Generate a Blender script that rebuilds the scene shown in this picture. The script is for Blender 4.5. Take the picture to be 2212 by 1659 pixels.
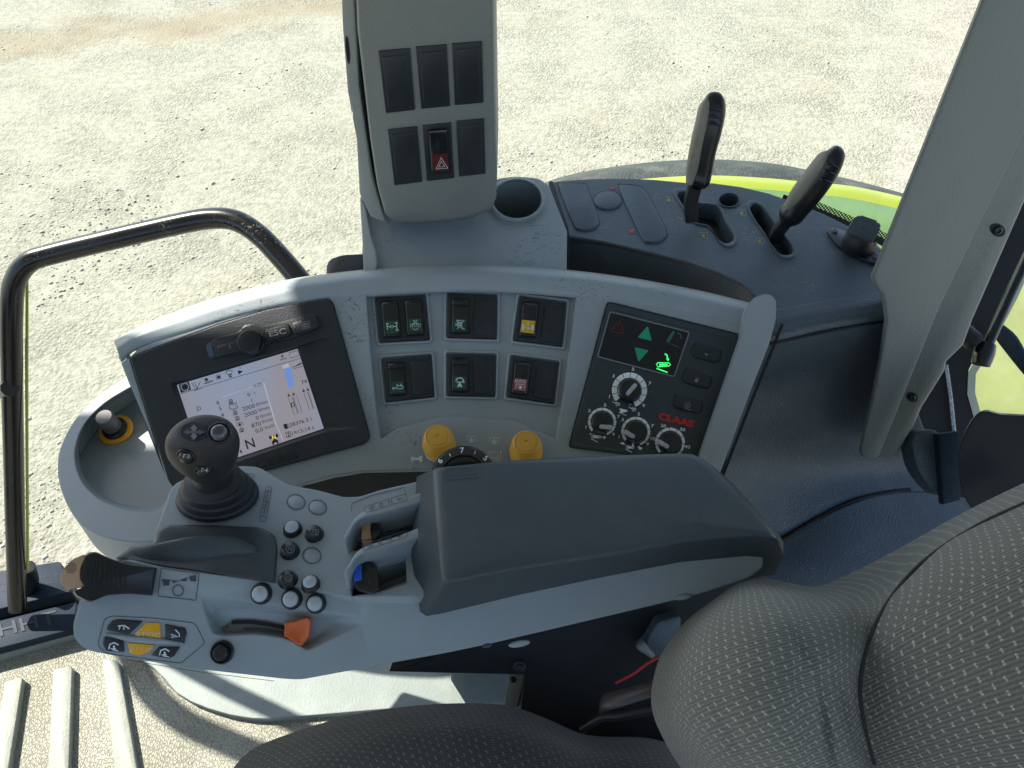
import bpy, bmesh, math, random
from mathutils import Vector, Matrix
from mathutils.bvhtree import BVHTree
random.seed(7)
S = bpy.context.scene
for o in list(bpy.data.objects): bpy.data.objects.remove(o)
COL = S.collection
PI = math.pi
# ------------------------------------------------------------------ camera, sky, sun, exposure
FPX, CX, CY = 1670.0, 1106.0, 829.5
PITCH = math.radians(45)
CAM = Vector((0, 0, 2.55))
cd = bpy.data.cameras.new('camera'); cam = bpy.data.objects.new('camera', cd); COL.objects.link(cam)
cam.location = CAM; cam.rotation_euler = (PI/2 - PITCH, 0, 0)
cd.sensor_width = 36; cd.lens = 36*FPX/2212; cd.clip_start = 0.02; cd.clip_end = 500
S.camera = cam
S.render.resolution_x = 1024; S.render.resolution_y = 768
SUN = Vector((-.88*.70, .47*.70, .72)).normalized()
w = bpy.data.worlds.new('World'); S.world = w; w.use_nodes = True
nt = w.node_tree; sky = nt.nodes.new('ShaderNodeTexSky'); sky.sky_type = 'NISHITA'; sky.sun_disc = False
sky.sun_elevation = math.asin(SUN.z); sky.sun_rotation = math.atan2(SUN.x, SUN.y)
sky.dust_density = 1.0; sky.air_density = 1.0
nt.links.new(sky.outputs[0], nt.nodes['Background'].inputs[0]); nt.nodes['Background'].inputs[1].default_value = 0.11
sd = bpy.data.lights.new('sun', 'SUN'); sd.energy = 4.6; sd.angle = math.radians(.55); sd.color = (1, .95, .86)
so = bpy.data.objects.new('sun', sd); COL.objects.link(so)
so.rotation_euler = SUN.to_track_quat('Z', 'Y').to_euler(); so.location = (-3, 2, 6)
S.view_settings.view_transform = 'Standard'; S.view_settings.look = 'None'
S.view_settings.exposure = 1.32; S.view_settings.gamma = 1
# ------------------------------------------------------------------ picture pixel -> world
RV = Vector((1, 0, 0)); UV_ = Vector((0, math.sin(PITCH), math.cos(PITCH))); FV = Vector((0, math.cos(PITCH), -math.sin(PITCH)))
def ray(px, py): return FV + RV*((px-CX)/FPX) + UV_*((CY-py)/FPX)
def W(px, py, d): return CAM + ray(px, py)*d
def WZ(px, py, z):
    r = ray(px, py); return CAM + r*(z/r.z)
class Pl:                                                      # a real plane in the cab
    def __init__(s, a, b=None, c=None, n=None):
        if n is None: n = (b-a).cross(c-a)
        s.p = a; s.n = n.normalized()
        if s.n.dot(CAM-a) < 0: s.n = -s.n
    def at(s, px, py, h=0.0):
        r = ray(px, py); t = ((s.p + s.n*h) - CAM).dot(s.n)/r.dot(s.n); return CAM + r*t
    def k(s, px, py): return (s.at(px, py)-CAM).dot(FV)/FPX     # metres per pixel
    def up(s, h): return Pl(s.p + s.n*h, n=s.n)
def hz(z): return Pl(CAM+Vector((0, 0, z)), n=Vector((0, 0, 1)))
def zf(ox, oy, k):
    def f(*pts):
        if len(pts) == 1 and isinstance(pts[0], list): pts = pts[0]
        return [(ox+k*p[0], oy+k*p[1]) + tuple(p[2:]) for p in pts]
    return f
z1 = zf(115.2, 844.8, .3819); z2 = zf(230.4, 553, .3472); z3 = zf(768, 583.7, .2592); z4 = zf(1152, 583.7, .2778)
z5 = zf(691.2, 0, .3703); z6 = zf(1152, 176.6, .3681); z7 = zf(1689.6, 0, .6945); z8 = zf(844.8, 921.6, .4167)
z9 = zf(1075.2, 1228.8, .5139); z10 = zf(0, 1190.4, .3819); z12 = zf(1228.8, 652.8, .2083)
# ------------------------------------------------------------------ outlines
def rc(pts, r=6, n=5):
    out = []; N = len(pts)
    for i in range(N):
        p = Vector(pts[i][:2]); a = Vector(pts[i-1][:2]); b = Vector(pts[(i+1) % N][:2])
        rr = pts[i][2] if len(pts[i]) > 2 else r
        da, db = (a-p), (b-p); rr = min(rr, da.length*.45, db.length*.45)
        if rr < .2: out.append(tuple(p)); continue
        s0 = p + da.normalized()*rr; s1 = p + db.normalized()*rr
        for k in range(n+1):
            t = k/n; out.append(tuple(s0*(1-t)**2 + p*2*t*(1-t) + s1*t*t))
    return out
def cr(p0, p1, p2, p3, t):
    return .5*((2*p1) + (-p0+p2)*t + (2*p0-5*p1+4*p2-p3)*t*t + (-p0+3*p1-3*p2+p3)*t**3)
def sm(pts, n=5, closed=True):
    P = [Vector(p) for p in pts]; N = len(P); out = []
    for i in range(N if closed else N-1):
        if closed: a, b, c, d = P[i-1], P[i], P[(i+1) % N], P[(i+2) % N]
        else: b, c = P[i], P[i+1]; a = P[i-1] if i else b*2-c; d = P[i+2] if i+2 < N else c*2-b
        for k in range(n): out.append(cr(a, b, c, d, k/n))
    if not closed: out.append(P[-1].copy())
    return [tuple(v) for v in out]
def ell(cx, cy, rx, ry, ang=0, n=28):
    ca, sa = math.cos(ang), math.sin(ang)
    return [(cx+rx*math.cos(t)*ca-ry*math.sin(t)*sa, cy+rx*math.cos(t)*sa+ry*math.sin(t)*ca) for t in [2*PI*i/n for i in range(n)]]
def shr(pts, f, dx=0, dy=0):
    cx = sum(p[0] for p in pts)/len(pts); cy = sum(p[1] for p in pts)/len(pts)
    return [(cx+(p[0]-cx)*f+dx, cy+(p[1]-cy)*f+dy) for p in pts]
# ------------------------------------------------------------------ mesh builders
def prism(bm, pts, pl, h, t, bev=0, seg=2):
    top = [bm.verts.new(pl.at(p[0], p[1], h)) for p in pts]
    bot = [bm.verts.new(v.co - pl.n*t) for v in top]
    f = bm.faces.new(top); fb = bm.faces.new(bot[::-1]); N = len(top)
    side = [bm.faces.new((top[i], bot[i], bot[(i+1) % N], top[(i+1) % N])) for i in range(N)]
    if bev:
        es = list(f.edges)
        bmesh.ops.bevel(bm, geom=es, offset=bev, segments=seg, profile=.5, affect='EDGES', clamp_overlap=True)
def plate(bm, outer, pl, h, t, holes=()):
    top = [bm.verts.new(pl.at(p[0], p[1], h)) for p in outer]; N = len(top)
    edges = [bm.edges.new((top[i], top[(i+1) % N])) for i in range(N)]
    bot = [bm.verts.new(v.co - pl.n*t) for v in top]; bm.faces.new(bot[::-1])
    for i in range(N): bm.faces.new((top[i], bot[i], bot[(i+1) % N], top[(i+1) % N]))
    for hl in holes:
        pts, dep = hl[0], hl[1]; inner = hl[2] if len(hl) > 2 else None
        L = [bm.verts.new(pl.at(p[0], p[1], h)) for p in pts]; M = len(L)
        edges += [bm.edges.new((L[i], L[(i+1) % M])) for i in range(M)]
        if inner: B = [bm.verts.new(pl.at(p[0], p[1], h-dep)) for p in inner]
        else: B = [bm.verts.new(v.co - pl.n*dep) for v in L]
        for i in range(M): bm.faces.new((L[i], L[(i+1) % M], B[(i+1) % M], B[i]))
        bm.faces.new(B)
    bmesh.ops.triangle_fill(bm, edges=edges, use_beauty=True, normal=pl.n)
def loft(bm, loops, cap0=True, cap1=True):
    R = [[bm.verts.new(p) for p in L] for L in loops]; N = len(R[0])
    for a, b in zip(R, R[1:]):
        for i in range(N): bm.faces.new((a[i], a[(i+1) % N], b[(i+1) % N], b[i]))
    if cap0: bm.faces.new(R[0][::-1])
    if cap1: bm.faces.new(R[-1])
    return R
def grid_pts(grid, n):
    rows = [sm([tuple(p) for p in r], n, False) for r in grid]
    cols = [sm([r[j] for r in rows], n, False) for j in range(len(rows[0]))]
    return [[Vector(cols[j][i]) for j in range(len(cols))] for i in range(len(cols[0]))]
def patch(bm, grid, t=.02, n=5, world=False, wav=None):
    G = grid_pts([[p if world else W(*p) for p in r] for r in grid], n)
    if wav: G = [[wav(i, j, p) for j, p in enumerate(r)] for i, r in enumerate(G)]
    H, L = len(G), len(G[0])
    uv = bm.loops.layers.uv.verify()
    NV = [[None]*L for _ in range(H)]
    for i in range(H):
        for j in range(L):
            a = G[i][min(j+1, L-1)]-G[i][max(j-1, 0)]; b = G[min(i+1, H-1)][j]-G[max(i-1, 0)][j]
            v = a.cross(b); v = v.normalized() if v.length > 1e-12 else Vector((0, 0, 1))
            if v.dot(CAM-G[i][j]) < 0 and abs(v.dot((CAM-G[i][j]).normalized())) > .0: pass
            NV[i][j] = v
    s = sum(NV[i][j].dot((CAM-G[i][j]).normalized()) for i in range(H) for j in range(L))
    sg = 1 if s > 0 else -1
    T = [[bm.verts.new(p) for p in r] for r in G]
    B = [[bm.verts.new(G[i][j]-NV[i][j]*sg*t) for j in range(L)] for i in range(H)]
    U = [[0.0]*L for _ in range(H)]; V = [[0.0]*L for _ in range(H)]
    mid = H//2; mj = L//2
    for j in range(1, L):
        dl = (G[mid][j]-G[mid][j-1]).length
        for i in range(H): U[i][j] = U[i][j-1]+dl
    for i in range(1, H):
        for j in range(L): V[i][j] = V[i-1][j]+(G[i][mj]-G[i-1][mj]).length
    for i in range(H-1):
        for j in range(L-1):
            f = bm.faces.new((T[i][j], T[i+1][j], T[i+1][j+1], T[i][j+1]))
            for lp, (a, b) in zip(f.loops, ((i, j), (i+1, j), (i+1, j+1), (i, j+1))): lp[uv].uv = (U[a][b], V[a][b])
            bm.faces.new((B[i][j], B[i][j+1], B[i+1][j+1], B[i+1][j]))
    for j in range(L-1):
        bm.faces.new((T[0][j], T[0][j+1], B[0][j+1], B[0][j])); bm.faces.new((T[-1][j+1], T[-1][j], B[-1][j], B[-1][j+1]))
    for i in range(H-1):
        bm.faces.new((T[i+1][0], T[i][0], B[i][0], B[i+1][0])); bm.faces.new((T[i][-1], T[i+1][-1], B[i+1][-1], B[i][-1]))
def sweep(bm, path, rad, n=16, sub=4, world=False, side=None, power=2.0):
    """path (px,py,d) or world; rad list of (a,b) half widths in metres"""
    P = [Vector(p) if world else W(*p) for p in path]
    rad = [(r, r) if not isinstance(r, tuple) else r for r in (rad if isinstance(rad, list) else [rad]*len(P))]
    Q = [Vector(p) for p in sm([tuple(p) for p in P], sub, False)]
    RR = sm([tuple(r) + (0,) for r in rad], sub, False)
    loops = []; prev = side.normalized() if side else None
    for i, q in enumerate(Q):
        t = (Q[min(i+1, len(Q)-1)]-Q[max(i-1, 0)]).normalized()
        if prev is None: prev = t.orthogonal().normalized()
        a = (prev - t*prev.dot(t)).normalized(); b = t.cross(a); prev = a
        L = []
        for k in range(n):
            th = 2*PI*k/n; c, s_ = math.cos(th), math.sin(th); e = 2/power
            L.append(q + a*RR[i][0]*math.copysign(abs(c)**e, c) + b*RR[i][1]*math.copysign(abs(s_)**e, s_))
        loops.append(L)
    loft(bm, loops)
def lathe(bm, c, axis, prof, n=32, close=True):
    a = axis.orthogonal().normalized(); b = axis.normalized().cross(a)
    loops = [[c + axis.normalized()*h + (a*math.cos(2*PI*k/n)+b*math.sin(2*PI*k/n))*max(r, 1e-5) for k in range(n)] for r, h in prof]
    loft(bm, loops, close, close)
def box(bm, x0, x1, y0, y1, z0, z1_):
    v = [bm.verts.new((x, y, z)) for z in (z0, z1_) for x, y in ((x0, y0), (x1, y0), (x1, y1), (x0, y1))]
    for q in ((3, 2, 1, 0), (4, 5, 6, 7), (0, 1, 5, 4), (1, 2, 6, 5), (2, 3, 7, 6), (3, 0, 4, 7)): bm.faces.new([v[i] for i in q])
_lift = [0.0]
def stroke(bm, pl, pts, wd, h=.0004, closed=False):
    P = [Vector(p[:2]) for p in pts]; N = len(P)
    if closed: P.append(P[0])
    L, Rr = [], []
    for i, p in enumerate(P):
        if closed: d = (P[(i+1) % N]-P[(i-1) % N])
        else: d = P[min(i+1, len(P)-1)]-P[max(i-1, 0)]
        if d.length < 1e-9: d = Vector((1, 0))
        d.normalize(); nrm = Vector((-d.y, d.x))*wd/2
        L.append(p+nrm); Rr.append(p-nrm)
    _lift[0] = (_lift[0]+.000013) % .00012; h += _lift[0]
    A = [bm.verts.new(pl.at(v.x, v.y, h)) for v in L]; B = [bm.verts.new(pl.at(v.x, v.y, h)) for v in Rr]
    for i in range(len(P)-1):
        try: bm.faces.new((A[i], A[i+1], B[i+1], B[i]))
        except ValueError: pass
def poly(bm, pl, pts, h=.0004):
    _lift[0] = (_lift[0]+.000013) % .00012; h += _lift[0]
    bm.faces.new([bm.verts.new(pl.at(p[0], p[1], h)) for p in pts])
class Fr:                                                     # local drawing frame on a surface: u right, v up, in units of s
    def __init__(s, cx, cy, s_, ang=0, asp=1.0):
        a = math.radians(ang); s.c = (cx, cy); s.s = s_; s.x = (math.cos(a), -math.sin(a)); s.y = (-math.sin(a)*asp, -math.cos(a)*asp)
    def __call__(s, *pts):
        return [(s.c[0]+s.s*(u*s.x[0]+v*s.y[0]), s.c[1]+s.s*(u*s.x[1]+v*s.y[1])) for u, v in pts]
def text(bm, pl, s, cx, cy, size, ang=0, h=.0004, asp=1.0, bold=0.0, wide=1.0):
    cu = bpy.data.curves.new('t', 'FONT'); cu.body = s; cu.size = 1; cu.align_x = 'CENTER'; cu.align_y = 'CENTER'; cu.offset = bold; cu.resolution_u = 3
    ob = bpy.data.objects.new('t', cu); COL.objects.link(ob)
    dg = bpy.context.evaluated_depsgraph_get(); me = bpy.data.meshes.new_from_object(ob.evaluated_get(dg))
    fr = Fr(cx, cy, size*1.35, ang, asp)
    for p in me.polygons:
        q = [fr((me.vertices[i].co.x*wide, me.vertices[i].co.y))[0] for i in p.vertices]
        try: bm.faces.new([bm.verts.new(pl.at(a, b, h)) for a, b in q])
        except ValueError: pass
    bpy.data.objects.remove(ob); bpy.data.curves.remove(cu); bpy.data.meshes.remove(me)
def BM(): return bmesh.new()
def hit(bm, px, py, push=0.0):                                 # tangent plane of a built surface under a picture point
    bm.normal_update(); t = BVHTree.FromBMesh(bm); loc, nrm, i, dd = t.ray_cast(CAM, ray(px, py).normalized())
    if loc is None: raise RuntimeError('no hit %s %s' % (px, py))
    return Pl(loc, n=nrm).up(push)
# ------------------------------------------------------------------ scene bookkeeping
def tag(o, label, cat, group=None, kind=None):
    if label: o['label'] = label
    if cat: o['category'] = cat
    if group: o['group'] = group
    if kind: o['kind'] = kind
    return o
def thing(name, label, cat, base, group=None):
    o = bpy.data.objects.new(name, None); COL.objects.link(o); o.location = base; o.empty_display_size = .05
    return tag(o, label, cat, group)
def obj(name, bm, m, parent=None, label=None, smooth=40, recalc=True):
    if recalc: bmesh.ops.recalc_face_normals(bm, faces=bm.faces)
    me = bpy.data.meshes.new(name)
    base = Vector((0, 0, 0)); q = parent
    while q is not None: base += q.location; q = q.parent
    if parent is None and len(bm.verts):
        base = sum((v.co for v in bm.verts), Vector())/len(bm.verts); loc = base
    elif len(bm.verts):
        c = sum((v.co for v in bm.verts), Vector())/len(bm.verts); loc = c-base; base = c
    else: loc = Vector()
    for v in bm.verts: v.co -= base
    bm.to_mesh(me); bm.free()
    for p in me.polygons: p.use_smooth = True
    me.set_sharp_from_angle(angle=math.radians(smooth))
    me.materials.append(m)
    o = bpy.data.objects.new(name, me); COL.objects.link(o); o.location = loc
    if parent is not None: o.parent = parent
    if label: o['label'] = label
    return o
def flat(name, bm, m, parent, label=None):                    # printed marks: tiny sheets facing the camera side
    return obj(name, bm, m, parent, label, recalc=False)
# ------------------------------------------------------------------ materials
def mat(name, col, rough=.5, grain=0, gs=900, bevel=0, spec=.5, metal=0, var=.06, vs=18, scuff=0, scol=(.03, .03, .035), coat=0, emis=None, es=1, dust=0, dcol=(.45, .42, .36)):
    m = bpy.data.materials.new(name); m.use_nodes = True; nt = m.node_tree; N = nt.nodes; L = nt.links; b = N['Principled BSDF']
    b.inputs['Roughness'].default_value = rough; b.inputs['Metallic'].default_value = metal
    b.inputs['Specular IOR Level'].default_value = spec; b.inputs['Coat Weight'].default_value = coat
    tc = N.new('ShaderNodeTexCoord'); geo = N.new('ShaderNodeNewGeometry')
    nz = N.new('ShaderNodeTexNoise'); nz.inputs['Scale'].default_value = vs; nz.inputs['Detail'].default_value = 6; nz.inputs['Roughness'].default_value = .65
    L.new(geo.outputs['Position'], nz.inputs['Vector'])
    rp = N.new('ShaderNodeValToRGB'); e = rp.color_ramp.elements; e[0].position = .3; e[1].position = .7
    e[0].color = tuple(c*(1-var) for c in col) + (1,); e[1].color = tuple(min(1, c*(1+var)) for c in col) + (1,)
    L.new(nz.outputs[0], rp.inputs[0]); c_out = rp.outputs[0]
    def mix(fac, a, colr):
        mx = N.new('ShaderNodeMix'); mx.data_type = 'RGBA'; L.new(fac, mx.inputs[0]); L.new(a, mx.inputs[6]); mx.inputs[7].default_value = tuple(colr)+(1,); return mx.outputs[2]
    def ramp(src, a, b_):
        r = N.new('ShaderNodeMapRange'); r.inputs[1].default_value = a; r.inputs[2].default_value = b_; r.clamp = True; L.new(src, r.inputs[0]); return r.outputs[0]
    def mul(a, b_):
        q = N.new('ShaderNodeMath'); q.operation = 'MULTIPLY'; L.new(a, q.inputs[0])
        if isinstance(b_, (int, float)): q.inputs[1].default_value = b_
        else: L.new(b_, q.inputs[1])
        return q.outputs[0]
    if dust:
        n4 = N.new('ShaderNodeTexNoise'); n4.inputs['Scale'].default_value = 14; n4.inputs['Detail'].default_value = 9; n4.inputs['Roughness'].default_value = .75
        L.new(geo.outputs['Position'], n4.inputs['Vector']); c_out = mix(mul(ramp(n4.outputs[0], .5, .85), dust), c_out, dcol)
    if scuff:
        for sc, rot, st, th in ((70, .5, 6, .27), (120, 1.9, 4, .275), (60, 2.7, 7, .275)):
            m0 = N.new('ShaderNodeMapping'); m0.inputs['Rotation'].default_value = (.45, 0, rot); L.new(geo.outputs['Position'], m0.inputs[0])
            m1 = N.new('ShaderNodeVectorMath'); m1.operation = 'MULTIPLY_ADD'; wq = N.new('ShaderNodeTexNoise'); wq.inputs['Scale'].default_value = 30; L.new(geo.outputs['Position'], wq.inputs['Vector']); L.new(wq.outputs['Color'], m1.inputs[0]); m1.inputs[1].default_value = (.02, .02, .02); L.new(m0.outputs[0], m1.inputs[2])
            mp = N.new('ShaderNodeMapping'); mp.inputs['Scale'].default_value = (1, st, st*.7); L.new(m1.outputs[0], mp.inputs[0]); vz = N.new('ShaderNodeTexNoise'); vz.inputs['Scale'].default_value = sc; vz.inputs['Detail'].default_value = 3
            L.new(mp.outputs[0], vz.inputs['Vector'])
            n3 = N.new('ShaderNodeTexNoise'); n3.inputs['Scale'].default_value = 13; n3.inputs['Detail'].default_value = 3; L.new(geo.outputs['Position'], n3.inputs['Vector'])
            fac = mul(mul(ramp(vz.outputs[0], th+.37, th+.41), ramp(n3.outputs[0], .56, .63)), scuff)
            c_out = mix(fac, c_out, scol)
    L.new(c_out, b.inputs['Base Color'])
    nrm = None
    if bevel:
        bv = N.new('ShaderNodeBevel'); bv.samples = 6; bv.inputs[0].default_value = bevel; nrm = bv.outputs[0]
    if grain:
        vo = N.new('ShaderNodeTexVoronoi'); vo.inputs['Scale'].default_value = gs; L.new(geo.outputs['Position'], vo.inputs['Vector'])
        bp = N.new('ShaderNodeBump'); bp.inputs['Strength'].default_value = grain; bp.inputs['Distance'].default_value = .6/gs
        L.new(vo.outputs[0], bp.inputs['Height'])
        if nrm: L.new(nrm, bp.inputs['Normal'])
        nrm = bp.outputs[0]
    if nrm: L.new(nrm, b.inputs['Normal'])
    rr = N.new('ShaderNodeMapRange'); rr.inputs[3].default_value = max(.03, rough-.08); rr.inputs[4].default_value = min(1, rough+.10); L.new(nz.outputs[0], rr.inputs[0]); L.new(rr.outputs[0], b.inputs['Roughness'])
    if emis: b.inputs['Emission Color'].default_value = tuple(emis)+(1,); b.inputs['Emission Strength'].default_value = es
    return m
M = {}
M['lgrey'] = mat('light grey cab plastic', (.295, .33, .345), .42, .10, 900, .0022, var=.05, dust=.10)
M['lgreys'] = mat('scuffed light grey plastic', (.295, .33, .345), .40, .10, 900, .0025, var=.05, scuff=.6, dust=.12)
M['pgrey'] = mat('pillar trim', (.185, .198, .19), .5, .25, 420, .006, var=.04)
M['warm'] = mat('warm light grey plastic', (.33, .345, .325), .45, .1, 600, .003)
M['arm'] = mat('armrest shell plastic', (.295, .335, .36), .45, .07, 1000, .003, var=.04, dust=.05)
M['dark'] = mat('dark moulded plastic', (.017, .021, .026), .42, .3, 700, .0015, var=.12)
M['bezel'] = mat('anthracite bezel plastic', (.017, .021, .026), .38, .2, 700, .002, var=.15, dust=.05)
M['pad'] = mat('armrest vinyl', (.048, .060, .068), .42, .2, 800, .003, var=.10, vs=7, dust=.05)
M['deck'] = mat('blue grey dusty deck plastic', (.060, .080, .098), .46, .4, 520, .004, var=.14, dust=.16, scuff=.35, scol=(.3, .3, .3))
M['liner'] = mat('blue grey liner plastic', (.060, .080, .098), .44, .45, 420, .004, var=.12, dust=.14, scuff=.35, scol=(.25, .26, .27))
M['black'] = mat('black plastic', (.012, .013, .016), .32, 0, 1, .0012, var=.2)
M['gloss'] = mat('gloss black plastic', (.010, .012, .015), .18, 0, 1, .001, var=.2, coat=.3)
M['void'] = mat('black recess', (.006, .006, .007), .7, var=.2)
M['rubber'] = mat('rubber boot', (.014, .015, .017), .5, .2, 700, 0, var=.2, dust=.05)
M['tube'] = mat('scratched black tube', (.006, .0065, .008), .24, 0, 1, 0, var=.2, scuff=.35, scol=(.42, .40, .36), dust=.0)
M['yellow'] = mat('ochre plastic', (.66, .34, .035), .45, .1, 700, .001, var=.06, dust=.06)
M['yellow2'] = mat('keypad yellow', (.85, .42, .01), .45)
M['orange'] = mat('orange slider plastic', (.66, .13, .03), .45, .1, 700, .0015, var=.1, scuff=.4)
M['brown'] = mat('tan worn plastic', (.46, .28, .16), .5, .1, 600, .0012, var=.12)
M['blue'] = mat('blue plastic', (.02, .12, .62), .4, bevel=.001)
M['white'] = mat('white print', (.72, .76, .80), .5, var=.03)
M['dial'] = mat('dial white print', (.93, .94, .95), .5, var=.03)
M['whitep'] = mat('milk white button cap', (.40, .44, .48), .25, var=.1, scuff=.3)
M['dim'] = mat('dim grey print', (.20, .21, .23), .5)
M['line'] = mat('dark engraved line', (.05, .06, .07), .6)
M['red'] = mat('red print', (.55, .02, .02), .5)
M['redd'] = mat('dim red lens print', (.13, .012, .016), .4)
M['green'] = mat('green switch lens', (.008, .075, .035), .3)
M['greenp'] = mat('teal green print', (.015, .33, .17), .4)
M['greend'] = mat('dull green print', (.03, .14, .10), .4)
M['glow'] = mat('lit green indicator', (.02, .5, .1), .4, emis=(.05, 1, .18), es=.45)
M['yl'] = mat('yellow switch lens', (.62, .40, .02), .35)
M['pink'] = mat('faded red switch lens', (.42, .13, .13), .35)
M['hred'] = mat('hazard red lens', (.10, .008, .010), .3)
M['ring'] = mat('amber ring', (.85, .40, .02), .35, es=.2)
M['metal'] = mat('worn zinc', (.15, .15, .145), .55, metal=.2, var=.1)
M['sticker'] = mat('faded yellow print', (.35, .30, .10), .6)
M['stickr'] = mat('faded red print', (.45, .09, .06), .6)
M['silk'] = mat('printed glass black', (.006, .008, .014), .2, coat=.2)
M['sill'] = mat('door sill plastic', (.016, .026, .042), .6, .12, 500, .003, spec=.15, var=.12, dust=.08)
M['purple'] = mat('faded lilac print', (.10, .085, .13), .5)
# seat fabric: ribbed knit with pale dashes laid out along the cloth
def fabric(name, base, dash, su, sv, dens, rib=1.0):
    m = bpy.data.materials.new(name); m.use_nodes = True; nt = m.node_tree; N = nt.nodes; L = nt.links; b = N['Principled BSDF']
    b.inputs['Roughness'].default_value = .95; b.inputs['Specular IOR Level'].default_value = .15; b.inputs['Sheen Weight'].default_value = .25
    uvn = N.new('ShaderNodeUVMap'); wn = N.new('ShaderNodeTexNoise'); wn.inputs['Scale'].default_value = 60
    L.new(uvn.outputs[0], wn.inputs['Vector'])
    ad = N.new('ShaderNodeVectorMath'); ad.operation = 'MULTIPLY_ADD'; L.new(wn.outputs['Color'], ad.inputs[0]); ad.inputs[1].default_value = (.004, .004, 0); L.new(uvn.outputs[0], ad.inputs[2])
    rot = N.new('ShaderNodeMapping'); rot.inputs['Rotation'].default_value = (0, 0, math.radians(-24)); L.new(ad.outputs[0], rot.inputs[0])
    sp = N.new('ShaderNodeSeparateXYZ'); L.new(rot.outputs[0], sp.inputs[0])
    def ma(op, a, b_=None, c=None):
        q = N.new('ShaderNodeMath'); q.operation = op
        for i, v in enumerate((a, b_, c)):
            if v is None: continue
            if isinstance(v, (int, float)): q.inputs[i].default_value = v
            else: L.new(v, q.inputs[i])
        return q.outputs[0]
    v = ma('DIVIDE', sp.outputs[1], sv); row = ma('FLOOR', v); fv = ma('FRACT', v)
    u = ma('ADD', ma('DIVIDE', sp.outputs[0], su), ma('MULTIPLY', row, .5)); fu = ma('FRACT', u)
    step = ma('MULTIPLY', ma('GREATER_THAN', fu, .5), .16)
    du = ma('ABSOLUTE', ma('SUBTRACT', fu, .5)); dv = ma('ABSOLUTE', ma('SUBTRACT', ma('SUBTRACT', fv, .42), step))
    msk = ma('MULTIPLY', ma('LESS_THAN', du, .17), ma('LESS_THAN', dv, .11))
    nn = N.new('ShaderNodeTexNoise'); nn.inputs['Scale'].default_value = 900; nn.inputs['Detail'].default_value = 4; L.new(uvn.outputs[0], nn.inputs['Vector'])
    msk = ma('MULTIPLY', msk, ma('MULTIPLY', dens, ma('GREATER_THAN', nn.outputs[0], .40)))
    wv = N.new('ShaderNodeTexWave'); wv.wave_type = 'BANDS'; wv.inputs['Scale'].default_value = 75*rib; wv.inputs['Distortion'].default_value = 1.2; wv.inputs['Detail'].default_value = 2; wv.bands_direction = 'Y'
    mp = N.new('ShaderNodeMapping'); mp.inputs['Rotation'].default_value = (0, 0, math.radians(14)); L.new(uvn.outputs[0], mp.inputs[0]); L.new(mp.outputs[0], wv.inputs['Vector'])
    n2 = N.new('ShaderNodeTexNoise'); n2.inputs['Scale'].default_value = 420; n2.inputs['Detail'].default_value = 5; L.new(uvn.outputs[0], n2.inputs['Vector'])
    tot = ma('MULTIPLY', ma('ADD', ma('MULTIPLY', wv.outputs[0], .55), .45), ma('ADD', n2.outputs[0], .35))
    mx = N.new('ShaderNodeMix'); mx.data_type = 'RGBA'; L.new(tot, mx.inputs[0]); mx.inputs[6].default_value = tuple(c*.45 for c in base)+(1,); mx.inputs[7].default_value = tuple(c*1.55 for c in base)+(1,)
    m2 = N.new('ShaderNodeMix'); m2.data_type = 'RGBA'; L.new(msk, m2.inputs[0]); L.new(mx.outputs[2], m2.inputs[6]); m2.inputs[7].default_value = tuple(dash)+(1,)
    L.new(m2.outputs[2], b.inputs['Base Color'])
    bp = N.new('ShaderNodeBump'); bp.inputs['Strength'].default_value = .7; bp.inputs['Distance'].default_value = .0012; L.new(tot, bp.inputs['Height']); L.new(bp.outputs[0], b.inputs['Normal'])
    return m
M['cloth'] = fabric('ribbed seat cloth', (.150, .142, .122), (.50, .48, .40), .0092, .0056, .85, 1.5)
M['cloth2'] = fabric('dark seat cloth', (.058, .057, .051), (.26, .255, .225), .0095, .0065, .7, 1.6)
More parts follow.
